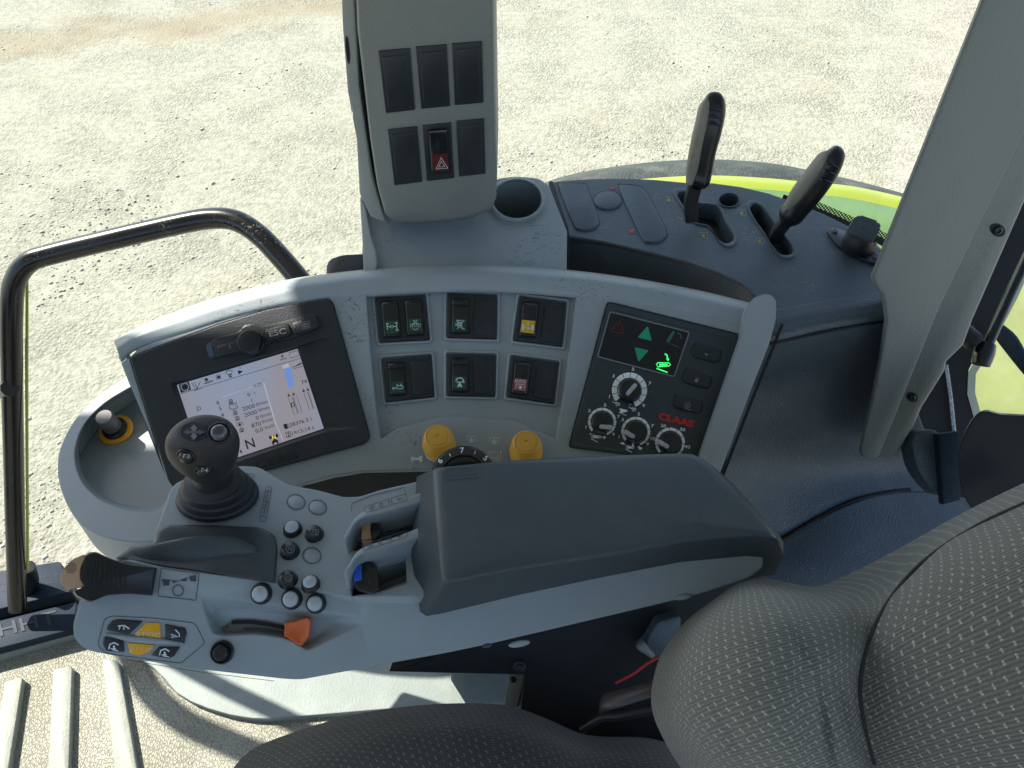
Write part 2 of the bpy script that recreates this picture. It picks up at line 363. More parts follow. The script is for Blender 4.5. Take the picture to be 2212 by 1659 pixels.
# pebbled floor mat
def matmat(name, col, dark, scale, strength):
    m = bpy.data.materials.new(name); m.use_nodes = True; nt = m.node_tree; N = nt.nodes; L = nt.links; b = N['Principled BSDF']; b.inputs['Roughness'].default_value = .7
    geo = N.new('ShaderNodeNewGeometry'); mp = N.new('ShaderNodeMapping'); mp.inputs['Scale'].default_value = (1.0, .55, 1); L.new(geo.outputs['Position'], mp.inputs[0])
    nzz = N.new('ShaderNodeTexNoise'); nzz.inputs['Scale'].default_value = 60; L.new(mp.outputs[0], nzz.inputs['Vector'])
    ad = N.new('ShaderNodeVectorMath'); ad.operation = 'MULTIPLY_ADD'; ad.inputs[1].default_value = (.006, .006, .006); L.new(nzz.outputs['Color'], ad.inputs[0]); L.new(mp.outputs[0], ad.inputs[2])
    vo = N.new('ShaderNodeTexVoronoi'); vo.feature = 'DISTANCE_TO_EDGE'; vo.inputs['Scale'].default_value = scale; L.new(ad.outputs[0], vo.inputs['Vector'])
    r = N.new('ShaderNodeMapRange'); r.inputs[1].default_value = .0; r.inputs[2].default_value = .16; L.new(vo.outputs[0], r.inputs[0])
    n = N.new('ShaderNodeTexNoise'); n.inputs['Scale'].default_value = 9; n.inputs['Detail'].default_value = 8; L.new(geo.outputs['Position'], n.inputs['Vector'])
    c = N.new('ShaderNodeMix'); c.data_type = 'RGBA'; L.new(r.outputs[0], c.inputs[0]); c.inputs[6].default_value = dark+(1,); c.inputs[7].default_value = col+(1,)
    c2 = N.new('ShaderNodeMix'); c2.data_type = 'RGBA'; c2.blend_type = 'MULTIPLY'; c2.inputs[0].default_value = .6; L.new(c.outputs[2], c2.inputs[6]); 
    rp = N.new('ShaderNodeValToRGB'); rp.color_ramp.elements[0].color = (.7, .68, .62, 1); rp.color_ramp.elements[1].color = (1, 1, 1, 1); rp.color_ramp.elements[0].position = .35; rp.color_ramp.elements[1].position = .6; L.new(n.outputs[0], rp.inputs[0]); L.new(rp.outputs[0], c2.inputs[7])
    L.new(c2.outputs[2], b.inputs['Base Color'])
    bp = N.new('ShaderNodeBump'); bp.inputs['Strength'].default_value = strength; bp.inputs['Distance'].default_value = .002; L.new(r.outputs[0], bp.inputs['Height']); L.new(bp.outputs[0], b.inputs['Normal'])
    return m
M['mat'] = matmat('pebbled dusty floor mat', (.38, .375, .30), (.19, .187, .15), 310, .55)
M['rib'] = mat('worn rib', (.255, .27, .225), .6, .2, 300, .003, var=.18, vs=30, dust=.3, dcol=(.25, .24, .2))
M['plate'] = mat('pale dusty pedestal', (.22, .25, .23), .6, .15, 300, .003, var=.10, vs=14, dust=.2, dcol=(.5, .5, .42))
# gravel
def gravel():
    m = bpy.data.materials.new('limestone gravel'); m.use_nodes = True; nt = m.node_tree; N = nt.nodes; L = nt.links; b = N['Principled BSDF']; b.inputs['Roughness'].default_value = .95; b.inputs['Specular IOR Level'].default_value = .1
    geo = N.new('ShaderNodeNewGeometry')
    def noise(s, d=6, r=.6):
        n = N.new('ShaderNodeTexNoise'); n.inputs['Scale'].default_value = s; n.inputs['Detail'].default_value = d; n.inputs['Roughness'].default_value = r; L.new(geo.outputs['Position'], n.inputs['Vector']); return n.outputs[0]
    rp = N.new('ShaderNodeValToRGB'); e = rp.color_ramp.elements; e[0].position = .34; e[0].color = (.20, .192, .148, 1); e[1].position = .60; e[1].color = (.40, .39, .315, 1)
    L.new(noise(18, 12, .85), rp.inputs[0])
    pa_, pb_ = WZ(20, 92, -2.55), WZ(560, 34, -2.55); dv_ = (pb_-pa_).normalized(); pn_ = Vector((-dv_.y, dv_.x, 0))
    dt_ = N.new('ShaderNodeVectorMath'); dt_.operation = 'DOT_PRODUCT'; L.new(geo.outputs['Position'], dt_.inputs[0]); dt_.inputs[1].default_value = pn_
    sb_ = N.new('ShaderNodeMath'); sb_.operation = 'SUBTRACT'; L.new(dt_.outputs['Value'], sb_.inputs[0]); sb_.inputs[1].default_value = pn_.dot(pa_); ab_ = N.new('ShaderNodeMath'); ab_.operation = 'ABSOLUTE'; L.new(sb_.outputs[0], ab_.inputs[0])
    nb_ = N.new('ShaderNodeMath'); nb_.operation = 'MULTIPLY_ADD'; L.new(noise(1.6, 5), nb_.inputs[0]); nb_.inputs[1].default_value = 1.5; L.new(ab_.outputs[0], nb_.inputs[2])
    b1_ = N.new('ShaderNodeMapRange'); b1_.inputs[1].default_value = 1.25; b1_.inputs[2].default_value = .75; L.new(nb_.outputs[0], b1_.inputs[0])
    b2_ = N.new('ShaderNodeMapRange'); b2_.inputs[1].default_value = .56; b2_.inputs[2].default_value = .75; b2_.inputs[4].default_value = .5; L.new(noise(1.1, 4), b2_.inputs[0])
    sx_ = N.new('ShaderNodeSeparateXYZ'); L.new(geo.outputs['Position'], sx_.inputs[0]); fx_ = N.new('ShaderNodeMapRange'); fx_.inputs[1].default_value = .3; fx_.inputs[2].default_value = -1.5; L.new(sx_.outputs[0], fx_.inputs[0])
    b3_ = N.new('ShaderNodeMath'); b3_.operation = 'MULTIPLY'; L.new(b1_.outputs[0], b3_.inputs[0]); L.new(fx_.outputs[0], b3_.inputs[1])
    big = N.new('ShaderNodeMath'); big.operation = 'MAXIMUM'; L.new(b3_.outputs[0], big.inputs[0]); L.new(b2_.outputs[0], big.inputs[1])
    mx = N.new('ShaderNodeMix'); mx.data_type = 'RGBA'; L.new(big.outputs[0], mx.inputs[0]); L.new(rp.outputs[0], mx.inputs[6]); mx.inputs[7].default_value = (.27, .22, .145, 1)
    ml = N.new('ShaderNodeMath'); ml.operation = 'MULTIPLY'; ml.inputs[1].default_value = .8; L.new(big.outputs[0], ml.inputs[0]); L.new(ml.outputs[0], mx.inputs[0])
    L.new(mx.outputs[2], b.inputs['Base Color'])
    vo = N.new('ShaderNodeTexVoronoi'); vo.inputs['Scale'].default_value = 50; L.new(geo.outputs['Position'], vo.inputs['Vector'])
    vo2 = N.new('ShaderNodeTexVoronoi'); vo2.inputs['Scale'].default_value = 110; L.new(geo.outputs['Position'], vo2.inputs['Vector'])
    hs = N.new('ShaderNodeMath'); hs.operation = 'MULTIPLY_ADD'; L.new(vo.outputs[0], hs.inputs[0]); hs.inputs[1].default_value = -.6; L.new(noise(22, 10, .78), hs.inputs[2])
    h2 = N.new('ShaderNodeMath'); h2.operation = 'MULTIPLY_ADD'; L.new(vo2.outputs[0], h2.inputs[0]); h2.inputs[1].default_value = -.25; L.new(hs.outputs[0], h2.inputs[2]); gr_ = N.new('ShaderNodeMapRange'); gr_.inputs[1].default_value = .42; gr_.inputs[2].default_value = .60; gr_.inputs[3].default_value = .4; gr_.inputs[4].default_value = .75; L.new(noise(2.3, 5, .6), gr_.inputs[0])
    bp = N.new('ShaderNodeBump'); bp.inputs['Strength'].default_value = .8; bp.inputs['Distance'].default_value = .026; L.new(h2.outputs[0], bp.inputs['Height']); L.new(gr_.outputs[0], bp.inputs['Strength']); L.new(bp.outputs[0], b.inputs['Normal'])
    return m
M['gravel'] = gravel()
M['stone'] = mat('pale stone chips', (.38, .375, .315), .95, var=.15, vs=3)
# window glass, very slightly green
def glass():
    m = bpy.data.materials.new('tinted cab glass'); m.use_nodes = True; nt = m.node_tree; N = nt.nodes; L = nt.links; N.remove(N['Principled BSDF'])
    t = N.new('ShaderNodeBsdfTransparent'); t.inputs[0].default_value = (.95, .975, .94, 1); g = N.new('ShaderNodeBsdfGlossy'); g.inputs['Roughness'].default_value = .02
    lw = N.new('ShaderNodeLayerWeight'); f1 = N.new('ShaderNodeMath'); f1.operation = 'POWER'; f1.inputs[1].default_value = 4; L.new(lw.outputs['Facing'], f1.inputs[0])
    f = N.new('ShaderNodeMath'); f.operation = 'MULTIPLY_ADD'; f.inputs[1].default_value = .35; f.inputs[2].default_value = .03; L.new(f1.outputs[0], f.inputs[0]); mx = N.new('ShaderNodeMixShader'); L.new(f.outputs[0], mx.inputs[0]); L.new(t.outputs[0], mx.inputs[1]); L.new(g.outputs[0], mx.inputs[2])
    df = N.new('ShaderNodeBsdfDiffuse'); df.inputs[0].default_value = (.7, .68, .6, 1); ge = N.new('ShaderNodeNewGeometry'); nd = N.new('ShaderNodeTexNoise'); nd.inputs['Scale'].default_value = 5; nd.inputs['Detail'].default_value = 8; nd.inputs['Roughness'].default_value = .7; L.new(ge.outputs['Position'], nd.inputs['Vector'])
    mr_ = N.new('ShaderNodeMapRange'); mr_.inputs[1].default_value = .42; mr_.inputs[2].default_value = .75; mr_.inputs[4].default_value = .09; L.new(nd.outputs[0], mr_.inputs[0]); m3 = N.new('ShaderNodeMixShader'); L.new(mr_.outputs[0], m3.inputs[0]); L.new(mx.outputs[0], m3.inputs[1]); L.new(df.outputs[0], m3.inputs[2]); L.new(m3.outputs[0], N['Material Output'].inputs[0])
    return m
M['glass'] = glass()
def frit():
    m = bpy.data.materials.new('dotted glass border'); m.use_nodes = True; nt = m.node_tree; N = nt.nodes; L = nt.links; b = N['Principled BSDF']; b.inputs['Base Color'].default_value = (.01, .01, .012, 1)
    geo = N.new('ShaderNodeNewGeometry'); mp = N.new('ShaderNodeMapping'); mp.inputs['Rotation'].default_value = (0, .78, 0); mp.inputs['Scale'].default_value = (300, 300, 300); L.new(geo.outputs['Position'], mp.inputs[0])
    sx = N.new('ShaderNodeSeparateXYZ'); L.new(mp.outputs[0], sx.inputs[0])
    def f(o):
        a = N.new('ShaderNodeMath'); a.operation = 'FRACT'; L.new(o, a.inputs[0]); c = N.new('ShaderNodeMath'); c.operation = 'SUBTRACT'; c.inputs[1].default_value = .5; L.new(a.outputs[0], c.inputs[0])
        d = N.new('ShaderNodeMath'); d.operation = 'POWER'; d.inputs[1].default_value = 2; L.new(c.outputs[0], d.inputs[0]); return d.outputs[0]
    s = N.new('ShaderNodeMath'); s.operation = 'ADD'; L.new(f(sx.outputs[0]), s.inputs[0]); L.new(f(sx.outputs[2]), s.inputs[1])
    g = N.new('ShaderNodeMath'); g.operation = 'GREATER_THAN'; g.inputs[1].default_value = .10; L.new(s.outputs[0], g.inputs[0]); L.new(g.outputs[0], b.inputs['Alpha'])
    return m
M['frit'] = frit()
M['flime'] = mat('lime green fender paint', (.29, .35, .035), .35, coat=.2, var=.05)
M['fgreen_shade'] = mat('shaded green fender paint', (.12, .21, .06), .3, coat=.3, var=.15, vs=5, dust=.25, dcol=(.4, .5, .3))  # darker green paints in shade and a tinted reflection
M['flare'] = mat('dusty rubber fender flare', (.035, .045, .042), .7, .4, 200, 0, var=.3, dust=.3)

exec_parts = []
# ================================================================== THE SETTING: ground
bm = BM(); n = 60
vs = [[bm.verts.new((x, y, random.uniform(-.006, .006))) for x in [(-14+28*i/n) for i in range(n+1)]] for y in [(-8+26*j/n) for j in range(n+1)]]
for j in range(n):
    for i in range(n): bm.faces.new((vs[j][i], vs[j][i+1], vs[j+1][i+1], vs[j+1][i]))
v = [bm.verts.new(p) for p in ((-200, -200, -.03), (200, -200, -.03), (200, 200, -.03), (-200, 200, -.03))]; bm.faces.new(v)
g = obj('ground', bm, M['gravel'], recalc=False); g['kind'] = 'structure'
bm = BM(); random.seed(3)
for i in range(16000):
    u = random.random(); py = random.uniform(-60, 1250); px = random.uniform(-150, 2350)
    if py > 620 and px > 700: continue
    p = WZ(px, py, -2.55)
    if math.sin(p.x*2.1+1.3*math.sin(p.y*1.7))+math.sin(p.y*2.9+p.x) < .2 and random.random() < .85: continue
    p = WZ(px, py, -2.55); r = min(.003+random.expovariate(1/.003), .020)
    q = [bm.verts.new(p + Vector((math.cos(a)*r*random.uniform(.7, 1.3), math.sin(a)*r*random.uniform(.7, 1.3), -.003))) for a in [k*PI/3+random.random()*.5 for k in range(5)]]
    c = bm.verts.new(p + Vector((random.uniform(-.3, .3)*r, random.uniform(-.3, .3)*r, r*random.uniform(.25, .45))))
    c2 = [bm.verts.new(p + Vector((math.cos(a)*r*.7, math.sin(a)*r*.7, r*.42))) for a in [k*PI/3+.3 for k in range(5)]]
    for k in range(5):
        bm.faces.new((q[k], q[(k+1) % 5], c2[(k+1) % 5], c2[k])); bm.faces.new((c2[k], c2[(k+1) % 5], c))
tag(obj('loose_gravel', bm, M['stone'], smooth=25), 'loose pale stone chips lying all over the yard', 'gravel', kind='stuff')

# ================================================================== cab shell: roof, glass, floor
rf = thing('cab_shade_roof', 'unseen cab roof panel over the driver, edge notched to shape the shade', 'roof', CAM+Vector((0, 0, .5)))
bm = BM(); r0 = CAM.z+.5
pts = [(-2.1, -1.2), (1.3, -1.2), (1.3, 1.55), (-1.12, 1.55), (-1.12, 1.107), (-1.38, 1.107), (-1.38, 1.15), (-2.1, 1.15)]  # unseen roof edge, stepped and notched to place the sun patches
a = [bm.verts.new((x, y, r0)) for x, y in pts]; b = [bm.verts.new((x, y, r0+.1)) for x, y in pts]
bm.faces.new(a[::-1]); bm.faces.new(b)
for i in range(8): bm.faces.new((a[i], a[(i+1) % 8], b[(i+1) % 8], b[i]))
obj('notched_panel', bm, M['lgrey'], rf)

for nm, lb, bx_ in (('floor_shade_side', 'unseen dark lower left wall added to dim the floor', (-1.3, .98, -1.04, -1.0, -1.2, -.5)), ('floor_shade_front', 'unseen dark front wall added to dim the floor', (-1.62, -1.58, -1.0, .45, -1.2, -.62))):
    bm = BM(); box(bm, bx_[0], bx_[1], bx_[2], bx_[3], CAM.z+bx_[4], CAM.z+bx_[5]); tag(obj(nm, bm, M['dark']), lb, 'shade wall', kind='structure')  # out-of-view walls added to block skylight and deepen the mat's shadows
gp = Pl(CAM+Vector((0, .80, -1.2)), CAM+Vector((1, .80, -1.2)), CAM+Vector((0, 1.22, .45)))
wd = thing('side_window', 'clear side window pane between the black rail and the rear pillar', 'window', CAM+Vector((0, .9, -.6)))
bm = BM()
A = CAM
cs = [A+Vector((-1.0, .80, -1.2)), A+Vector((.52, .80, -1.2)), A+Vector((.52, 1.21, .42)), A+Vector((-1.0, 1.21, .42))]
tn = gp.n*-.004
v = [bm.verts.new(p) for p in cs]; bm.faces.new(v)
obj('pane', bm, M['glass'], wd, recalc=False)
bm = BM(); stroke(bm, gp, sm([(1762, 441), (1790, 453), (1840, 475), (1915, 512), (1990, 560)], 4, False), 14, .002)
flat('dotted_border', bm, M['frit'], wd)
bm = BM(); stroke(bm, gp, sm([(1690, 427), (1770, 459), (1836, 488), (1910, 525), (1985, 572)], 4, False), 16, .003)
flat('black_border', bm, M['void'], wd)

# floor mat -------------------------------------------------------------
PF = hz(-1.20)
fl = thing('floor_mat', 'dusty beige pebbled rubber floor mat with raised ribs under the armrest', 'floor mat', PF.at(500, 1550))
bm = BM()
c = [CAM+Vector(p) for p in ((-1.25, -.6, -1.2), (.9, -.6, -1.2), (.9, .80, -1.2), (-.2, .80, -1.2))]
top = [PF.at(-160, 1440), PF.at(0, 1404), PF.at(163, 1370), PF.at(700, 1275)]
pts = top + [CAM+Vector((.9, .75, -1.2)), CAM+Vector((.9, -.6, -1.2)), CAM+Vector((-1.25, -.6, -1.2))]
a = [bm.verts.new(p) for p in pts]; b = [bm.verts.new(p-Vector((0, 0, .03))) for p in pts]; bm.faces.new(a); bm.faces.new(b[::-1]); 
for i in range(len(a)): bm.faces.new((a[i], b[i], b[(i+1) % len(a)], a[(i+1) % len(a)]))
obj('mat_sheet', bm, M['mat'], fl)
for q in ([(28, 738), (127, 712), (30, 1330), (-70, 1330)], [(302, 668), (406, 650), (384, 1330), (268, 1330)], [(578, 608), (668, 620), (790, 1330), (660, 1330)], [(-160, 800), (-90, 780), (-260, 1330), (-360, 1330)]):
    bm = BM(); prism(bm, rc(z10(q), 5), PF, .013, .014, .004); obj('rib', bm, M['rib'], fl)
bm = BM(); prism(bm, z10([(575, 470), (880, 655), (930, 735), (1000, 800), (1080, 850), (1180, 890), (1300, 925), (1420, 945), (1520, 948), (1800, 925), (2212, 890), (2900, 860), (2950, 560), (2212, 480), (1500, 400)]), PF, .012, .013, .003)
tag(obj('pedestal_plate', bm, M['plate']), 'pale smooth seat pedestal plate lying on the pebbled floor mat', 'plate')
# door sill ----------------------------------------------------------------
PS = hz(-1.17)
sl = thing('door_sill', 'blue black door sill with embossed strip at the foot of the rail', 'door sill', PS.at(80, 1300))
bm = BM(); prism(bm, rc(z10([(-300, 165), (340, 58), (402, 228), (-300, 400)]), 4), PS, .01, .06, .003); obj('upper_strip', bm, M['sill'], sl)
bm = BM(); random.seed(5)
for i in range(34):
    x = random.uniform(0, 330); y = 130+(330-x)*.17+random.choice((0, 45, 95))*.9; c = z10([(x, y)])[0]; poly(bm, PS, ell(c[0], c[1], 2.4, 1.8, 0, 8), .0105)
flat('stud_dots', bm, M['void'], sl)
bm = BM(); prism(bm, z10([(-300, 402), (400, 232), (425, 290), (-300, 470)]), PS, -.02, .04); obj('seal_channel', bm, M['void'], sl)
bm = BM(); prism(bm, rc(z10([(-300, 468), (432, 288), (415, 440), (-300, 625)]), 3), PS, .004, .05, .003); obj('tread_strip', bm, M['sill'], sl)
bm = BM(); c = z10([(190, 408)])[0]; text(bm, PS, 'HHT', c[0]-14, c[1]+2, 30, 13, .0052, 1, 0.01, 1.6); flat('embossed_letters', bm, mat('embossed blue black', (.012, .02, .032), .7), sl)
bm = BM(); prism(bm, z10([(-300, 640), (415, 442), (425, 470), (-300, 672)]), PS, -.012, .02); obj('sill_edge', bm, M['plate'], sl)

# ================================================================== grab rail
hr = thing('grab_rail', 'scratched black tubular grab rail bent round the left of the cab', 'grab rail', W(40, 1300, 1.32))
bm = BM(); rr = .0135
path = [(38, 1315, 1.25), (34, 1180, 1.21), (30, 1000, 1.15), (26, 820, 1.08), (25, 680, 1.03), (32, 610, 1.01), (62, 567, 1.0), (115, 548, 1.0), (250, 515, .995), (380, 485, .99), (455, 472, .985), (510, 477, .98), (560, 508, .975), (610, 560, .97), (665, 625, .965)]
sweep(bm, path, [rr]*len(path), 20, 5); obj('tube', bm, M['tube'], hr)
bm = BM(); sweep(bm, [(58, 600, 1.03), (58, 900, 1.11), (60, 1230, 1.23)], .0022, 8, 5); obj('green_seal', bm, M['flime'], hr)
bm = BM(); sweep(bm, [(-6, 845, 1.12), (22, 838, 1.07)], .012, 10, 2); obj('clamp', bm, M['black'], hr)
bm = BM(); sweep(bm, [(58, 1225, 1.26), (66, 1262, 1.29), (50, 1285, 1.30)], .013, 10, 3); obj('foot_bracket', bm, M['black'], hr)

def thrower(name, label, cat, pts, hgt, r):  # invented bar set towards the sun so its shadow follows the floor points
    t = thing(name, label, cat, PF.at(*pts[0])+SUN*(hgt/SUN.z)); bm = BM()
    sweep(bm, [tuple(PF.at(*p)+SUN*(hgt/SUN.z)) for p in pts], r, 14, 4, world=True); obj('bar', bm, M['black'], t); return t
thrower('shadow_bar_curved', 'unseen curved black bar added to cast a shadow band on the floor mat', 'shadow bar', [(240, 1330), (285, 1420), (330, 1500), (400, 1560), (480, 1598), (560, 1632), (700, 1690)], .85, .019)  # added out of view, only to throw the curved shadow band
thrower('shadow_bar_slim', 'unseen slim black bar added to cast a shadow on the pedestal plate', 'arm', [(330, 1410), (410, 1452), (500, 1500), (600, 1548), (690, 1590), (800, 1625)], .70, .0125)  # added out of view, only to throw the second shadow band
# ================================================================== fender outside
fd = thing('rear_fender', 'lime green rear wheel fender with dusty black flare seen over the lever deck', 'fender', W(1600, 400, 1.5))
bm = BM()
ft = [(1100, 425), (1200, 386), (1300, 364), (1420, 349), (1540, 344), (1660, 352), (1740, 366), (1840, 388), (1960, 420), (2080, 455)]
patch(bm, [[(x, y, 1.62) for x, y in ft], [(x, y+10, 1.54) for x, y in ft], [(x, y+44, 1.50) for x, y in ft]], .01, 4); obj('flare', bm, M['flare'], fd)
bm = BM(); yt = [(1200, 418), (1300, 397), (1420, 384), (1540, 379), (1660, 385), (1740, 393), (1840, 402), (1960, 428), (2080, 462)]
patch(bm, [[(x, y, 1.49) for x, y in yt], [(x, y+9, 1.465) for x, y in yt], [(x, y+24+(x-1200)*.012, 1.45) for x, y in yt]], .01, 4); obj('lime_band', bm, M['flime'], fd)
bm = BM(); gt = [(1200, 440), (1300, 421), (1420, 409), (1540, 405), (1660, 412), (1740, 420), (1840, 431), (1960, 458), (2080, 494)]
patch(bm, [[(x, y-2, 1.452) for x, y in gt], [(x, y+45, 1.40) for x, y in gt], [(x, y+150, 1.34) for x, y in gt], [(x, y+300, 1.32) for x, y in gt]], .01, 4); obj('shaded_panel', bm, M['fgreen_shade'], fd)  # lower fender face, its shade and reflection put into the colour

# ================================================================== SIDE CONSOLE
PC = Pl(W(1100, 980, .80), W(1100, 600, .85), W(300, 980, .80))
sc = thing('side_console', 'curved light grey side console with six rocker switch modules and two yellow knobs', 'side console', PC.at(1000, 1000, -.05))
E = [(246, 734), (300, 706), (400, 665), (500, 633), (620, 604), (700, 592), (780, 583), (900, 574), (1050, 571), (1200, 580), (1350, 598), (1500, 625), (1628, 655)]
rows = []
for dy, h in ((0, -.045), (3, -.016), (9, -.006), (20, .0015), (36, .0022), (50, .0012), (60, -.003)):
    rows.append([tuple(PC.at(x + (dy*.28 if x < 300 else 0), y+dy*(.80 if x < 400 else 1), h)) for x, y in E])
bm = BM(); patch(bm, rows, .006, 4, world=True); obj('top_rim', bm, M['lgreys'], sc)
inner = sm([(x, y+46) for x, y in E[1:]], 4, False)
out = [(262, 785), (285, 770)] + inner + [(1640, 700), (1600, 860), (1560, 990), (1530, 1060), (1200, 1030), (932, 1014), (850, 1016), (780, 1018), (716, 1028), (654, 1045), (560, 1078), (440, 1110), (395, 1100), (372, 1042)]
rec = rc([(790, 630, 14), (900, 617, 2), (1050, 612, 2), (1150, 618, 2), (1247, 634, 14), (1232, 760, 2), (1214, 880, 6), (1203, 950, 6), (1110, 908, 20), (960, 900, 20), (852, 930, 6), (822, 950, 6), (812, 880, 6), (800, 760, 2)], 8)
rin = [(x*.985+1015*.015, y*.985+785*.015) for x, y in rec]
monh = rc(z2([(138, 628), (360, 545), (700, 420), (1000, 330), (1385, 258), (1412, 300), (1640, 1125), (1612, 1165), (1000, 1333), (560, 1478), (445, 1490), (380, 1405)]), 7)
hph = rc([(1312, 650), (1600, 722), (1520, 1003), (1400, 988), (1228, 966)], 8)
bm = BM(); plate(bm, out, PC, 0, .03, [(rec, .009, rin), (monh, .012), (hph, .012)])
obj('front_panel', bm, M['lgreys'], sc)
# raised right edge fin
bm = BM(); fin = rc([(1610, 668), (1627, 643), (1658, 633), (1677, 646), (1676, 690), (1662, 742), (1619, 850), (1556, 1020), (1530, 1075), (1500, 1050), (1512, 985), (1604, 718)], 7)
prism(bm, fin, PC, .016, .05, .004, 3); obj('edge_fin', bm, M['lgreys'], sc)
bm = BM(); stroke(bm, PC, sm([(1690, 700), (1664, 765), (1622, 870), (1560, 1030)], 5, False), 7, -.001); flat('edge_gap', bm, M['void'], sc)
# underside body, dark
bm = BM(); und = [(372, 1080), (560, 1100), (720, 1048), (932, 1030), (1560, 1060), (1600, 800), (600, 780)]
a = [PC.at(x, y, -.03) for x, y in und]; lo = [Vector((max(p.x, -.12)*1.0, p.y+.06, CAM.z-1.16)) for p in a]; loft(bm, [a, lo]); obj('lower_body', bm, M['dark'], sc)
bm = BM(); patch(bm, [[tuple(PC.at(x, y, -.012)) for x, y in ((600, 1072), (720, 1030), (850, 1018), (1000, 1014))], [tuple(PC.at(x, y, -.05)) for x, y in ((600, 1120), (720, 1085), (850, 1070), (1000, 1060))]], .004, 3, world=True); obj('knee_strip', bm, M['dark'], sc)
# left end skin
bm = BM(); patch(bm, [[tuple(PC.at(246, 735, -.04)), tuple(PC.at(262, 782, -.04)), tuple(PC.at(290, 850, -.045)), tuple(PC.at(345, 985, -.05)), tuple(PC.at(385, 1080, -.05))], [tuple(PC.at(262, 733+8, -.004)), tuple(PC.at(275, 776, -.002)), tuple(PC.at(303, 845, -.002)), tuple(PC.at(355, 980, -.002)), tuple(PC.at(396, 1085, -.002))]], .004, 4, world=True)
obj('end_skin', bm, M['lgreys'], sc)
# -------- rocker modules
def bl(q, u, v):
    a, b, c, d = q; return tuple((a[i]*(1-u)+b[i]*u)*(1-v)+(d[i]*(1-u)+c[i]*u)*v for i in (0, 1))
def rocker(parent, pl, q, lens, lm, notch=False, h=.0):
    """q: rocker outline quad TL TR BR BL, lens: lens quad"""
    bm = BM(); prism(bm, rc(shr(q, 1.10), 3), pl, h+.0004, .004); obj('rocker_well', bm, M['void'], parent)
    bm = BM(); tl, tr, br, b_ = q; mid = .5
    L0 = [(0, 0, .0052), (1, 0, .0052), (1, .14, .0052), (0, .14, .0052)]
    pr = [(0, .0050), (.10, .0062), (.5, .0030), (.92, .0052), (1, .0042)] if not notch else [(0, .0060), (.06, .0072), (.16, .0070), (.20, .0028), (.55, .0022), (.92, .0050), (1, .0042)]
    Lc = [[bm.verts.new(pl.at(*bl(q, u, v), h+hh+(0 if .02 < u < .98 else -.0006))) for u in (0, .06, .94, 1)] for v, hh in pr]
    Bc = [[bm.verts.new(pl.at(*bl(q, u, v), h-.002)) for u in (0, .06, .94, 1)] for v, hh in pr]
    n = len(pr)
    for i in range(n-1):
        for j in range(3): bm.faces.new((Lc[i][j], Lc[i+1][j], Lc[i+1][j+1], Lc[i][j+1]))
        bm.faces.new((Lc[i][0], Bc[i][0], Bc[i+1][0], Lc[i+1][0])); bm.faces.new((Lc[i][3], Lc[i+1][3], Bc[i+1][3], Bc[i][3]))
    for e in (0, n-1):
        for j in range(3): bm.faces.new((Lc[e][j], Lc[e][j+1], Bc[e][j+1], Bc[e][j]))
    r = obj('rocker', bm, M['gloss'], parent, smooth=60)
    def hv(v):
        for (a, ha), (b, hb) in zip(pr, pr[1:]):
            if a <= v <= b: return ha+(hb-ha)*(v-a)/(b-a)
        return pr[-1][1]
    A_ = pl.at(*bl(q, .1, .56), h+hv(.56)); B_ = pl.at(*bl(q, .9, .56), h+hv(.56)); C_ = pl.at(*bl(q, .5, .9), h+hv(.9))
    lp = Pl(A_, B_, C_)
    bm = BM(); prism(bm, rc(lens, 1.0, 2), lp, .0004, .0008); obj('lens', bm, lm, r)
    return r, lp.up(.0008)
def icon(parent, pl, f, name='icon', m=None):
    bm = BM(); f(bm, pl); return flat(name, bm, m or M['white'], parent)
def module(q, name='switch_module'):
    bm = BM(); prism(bm, rc(q, 2, 2), PR, .0035, .004, .0006); return obj(name, bm, M['dark'], sc)
PR = PC.up(-.009)
def mod_frame(q):
    bm = BM(); q = z3(q); cx = sum(p[0] for p in q)/4; cy = sum(p[1] for p in q)/4
    def gp_(px_, h): return [PC.at(x, y, h) for x, y in rc([(p[0]+math.copysign(px_, p[0]-cx), p[1]+math.copysign(px_, p[1]-cy)) for p in q], 3+px_*.3, 3)]
    loft(bm, [gp_(8.5, -.0092), gp_(7.5, -.0066), gp_(3.2, -.0060), gp_(1.0, -.0092)], False, False); obj('module_frame', bm, M['lgreys'], sc)
def blank(parent, q):
    bm = BM(); prism(bm, rc(q, 1.5, 2), PR, .0044, .001, .0004); obj('blank_cover', bm, M['bezel'], parent)
s = .2592
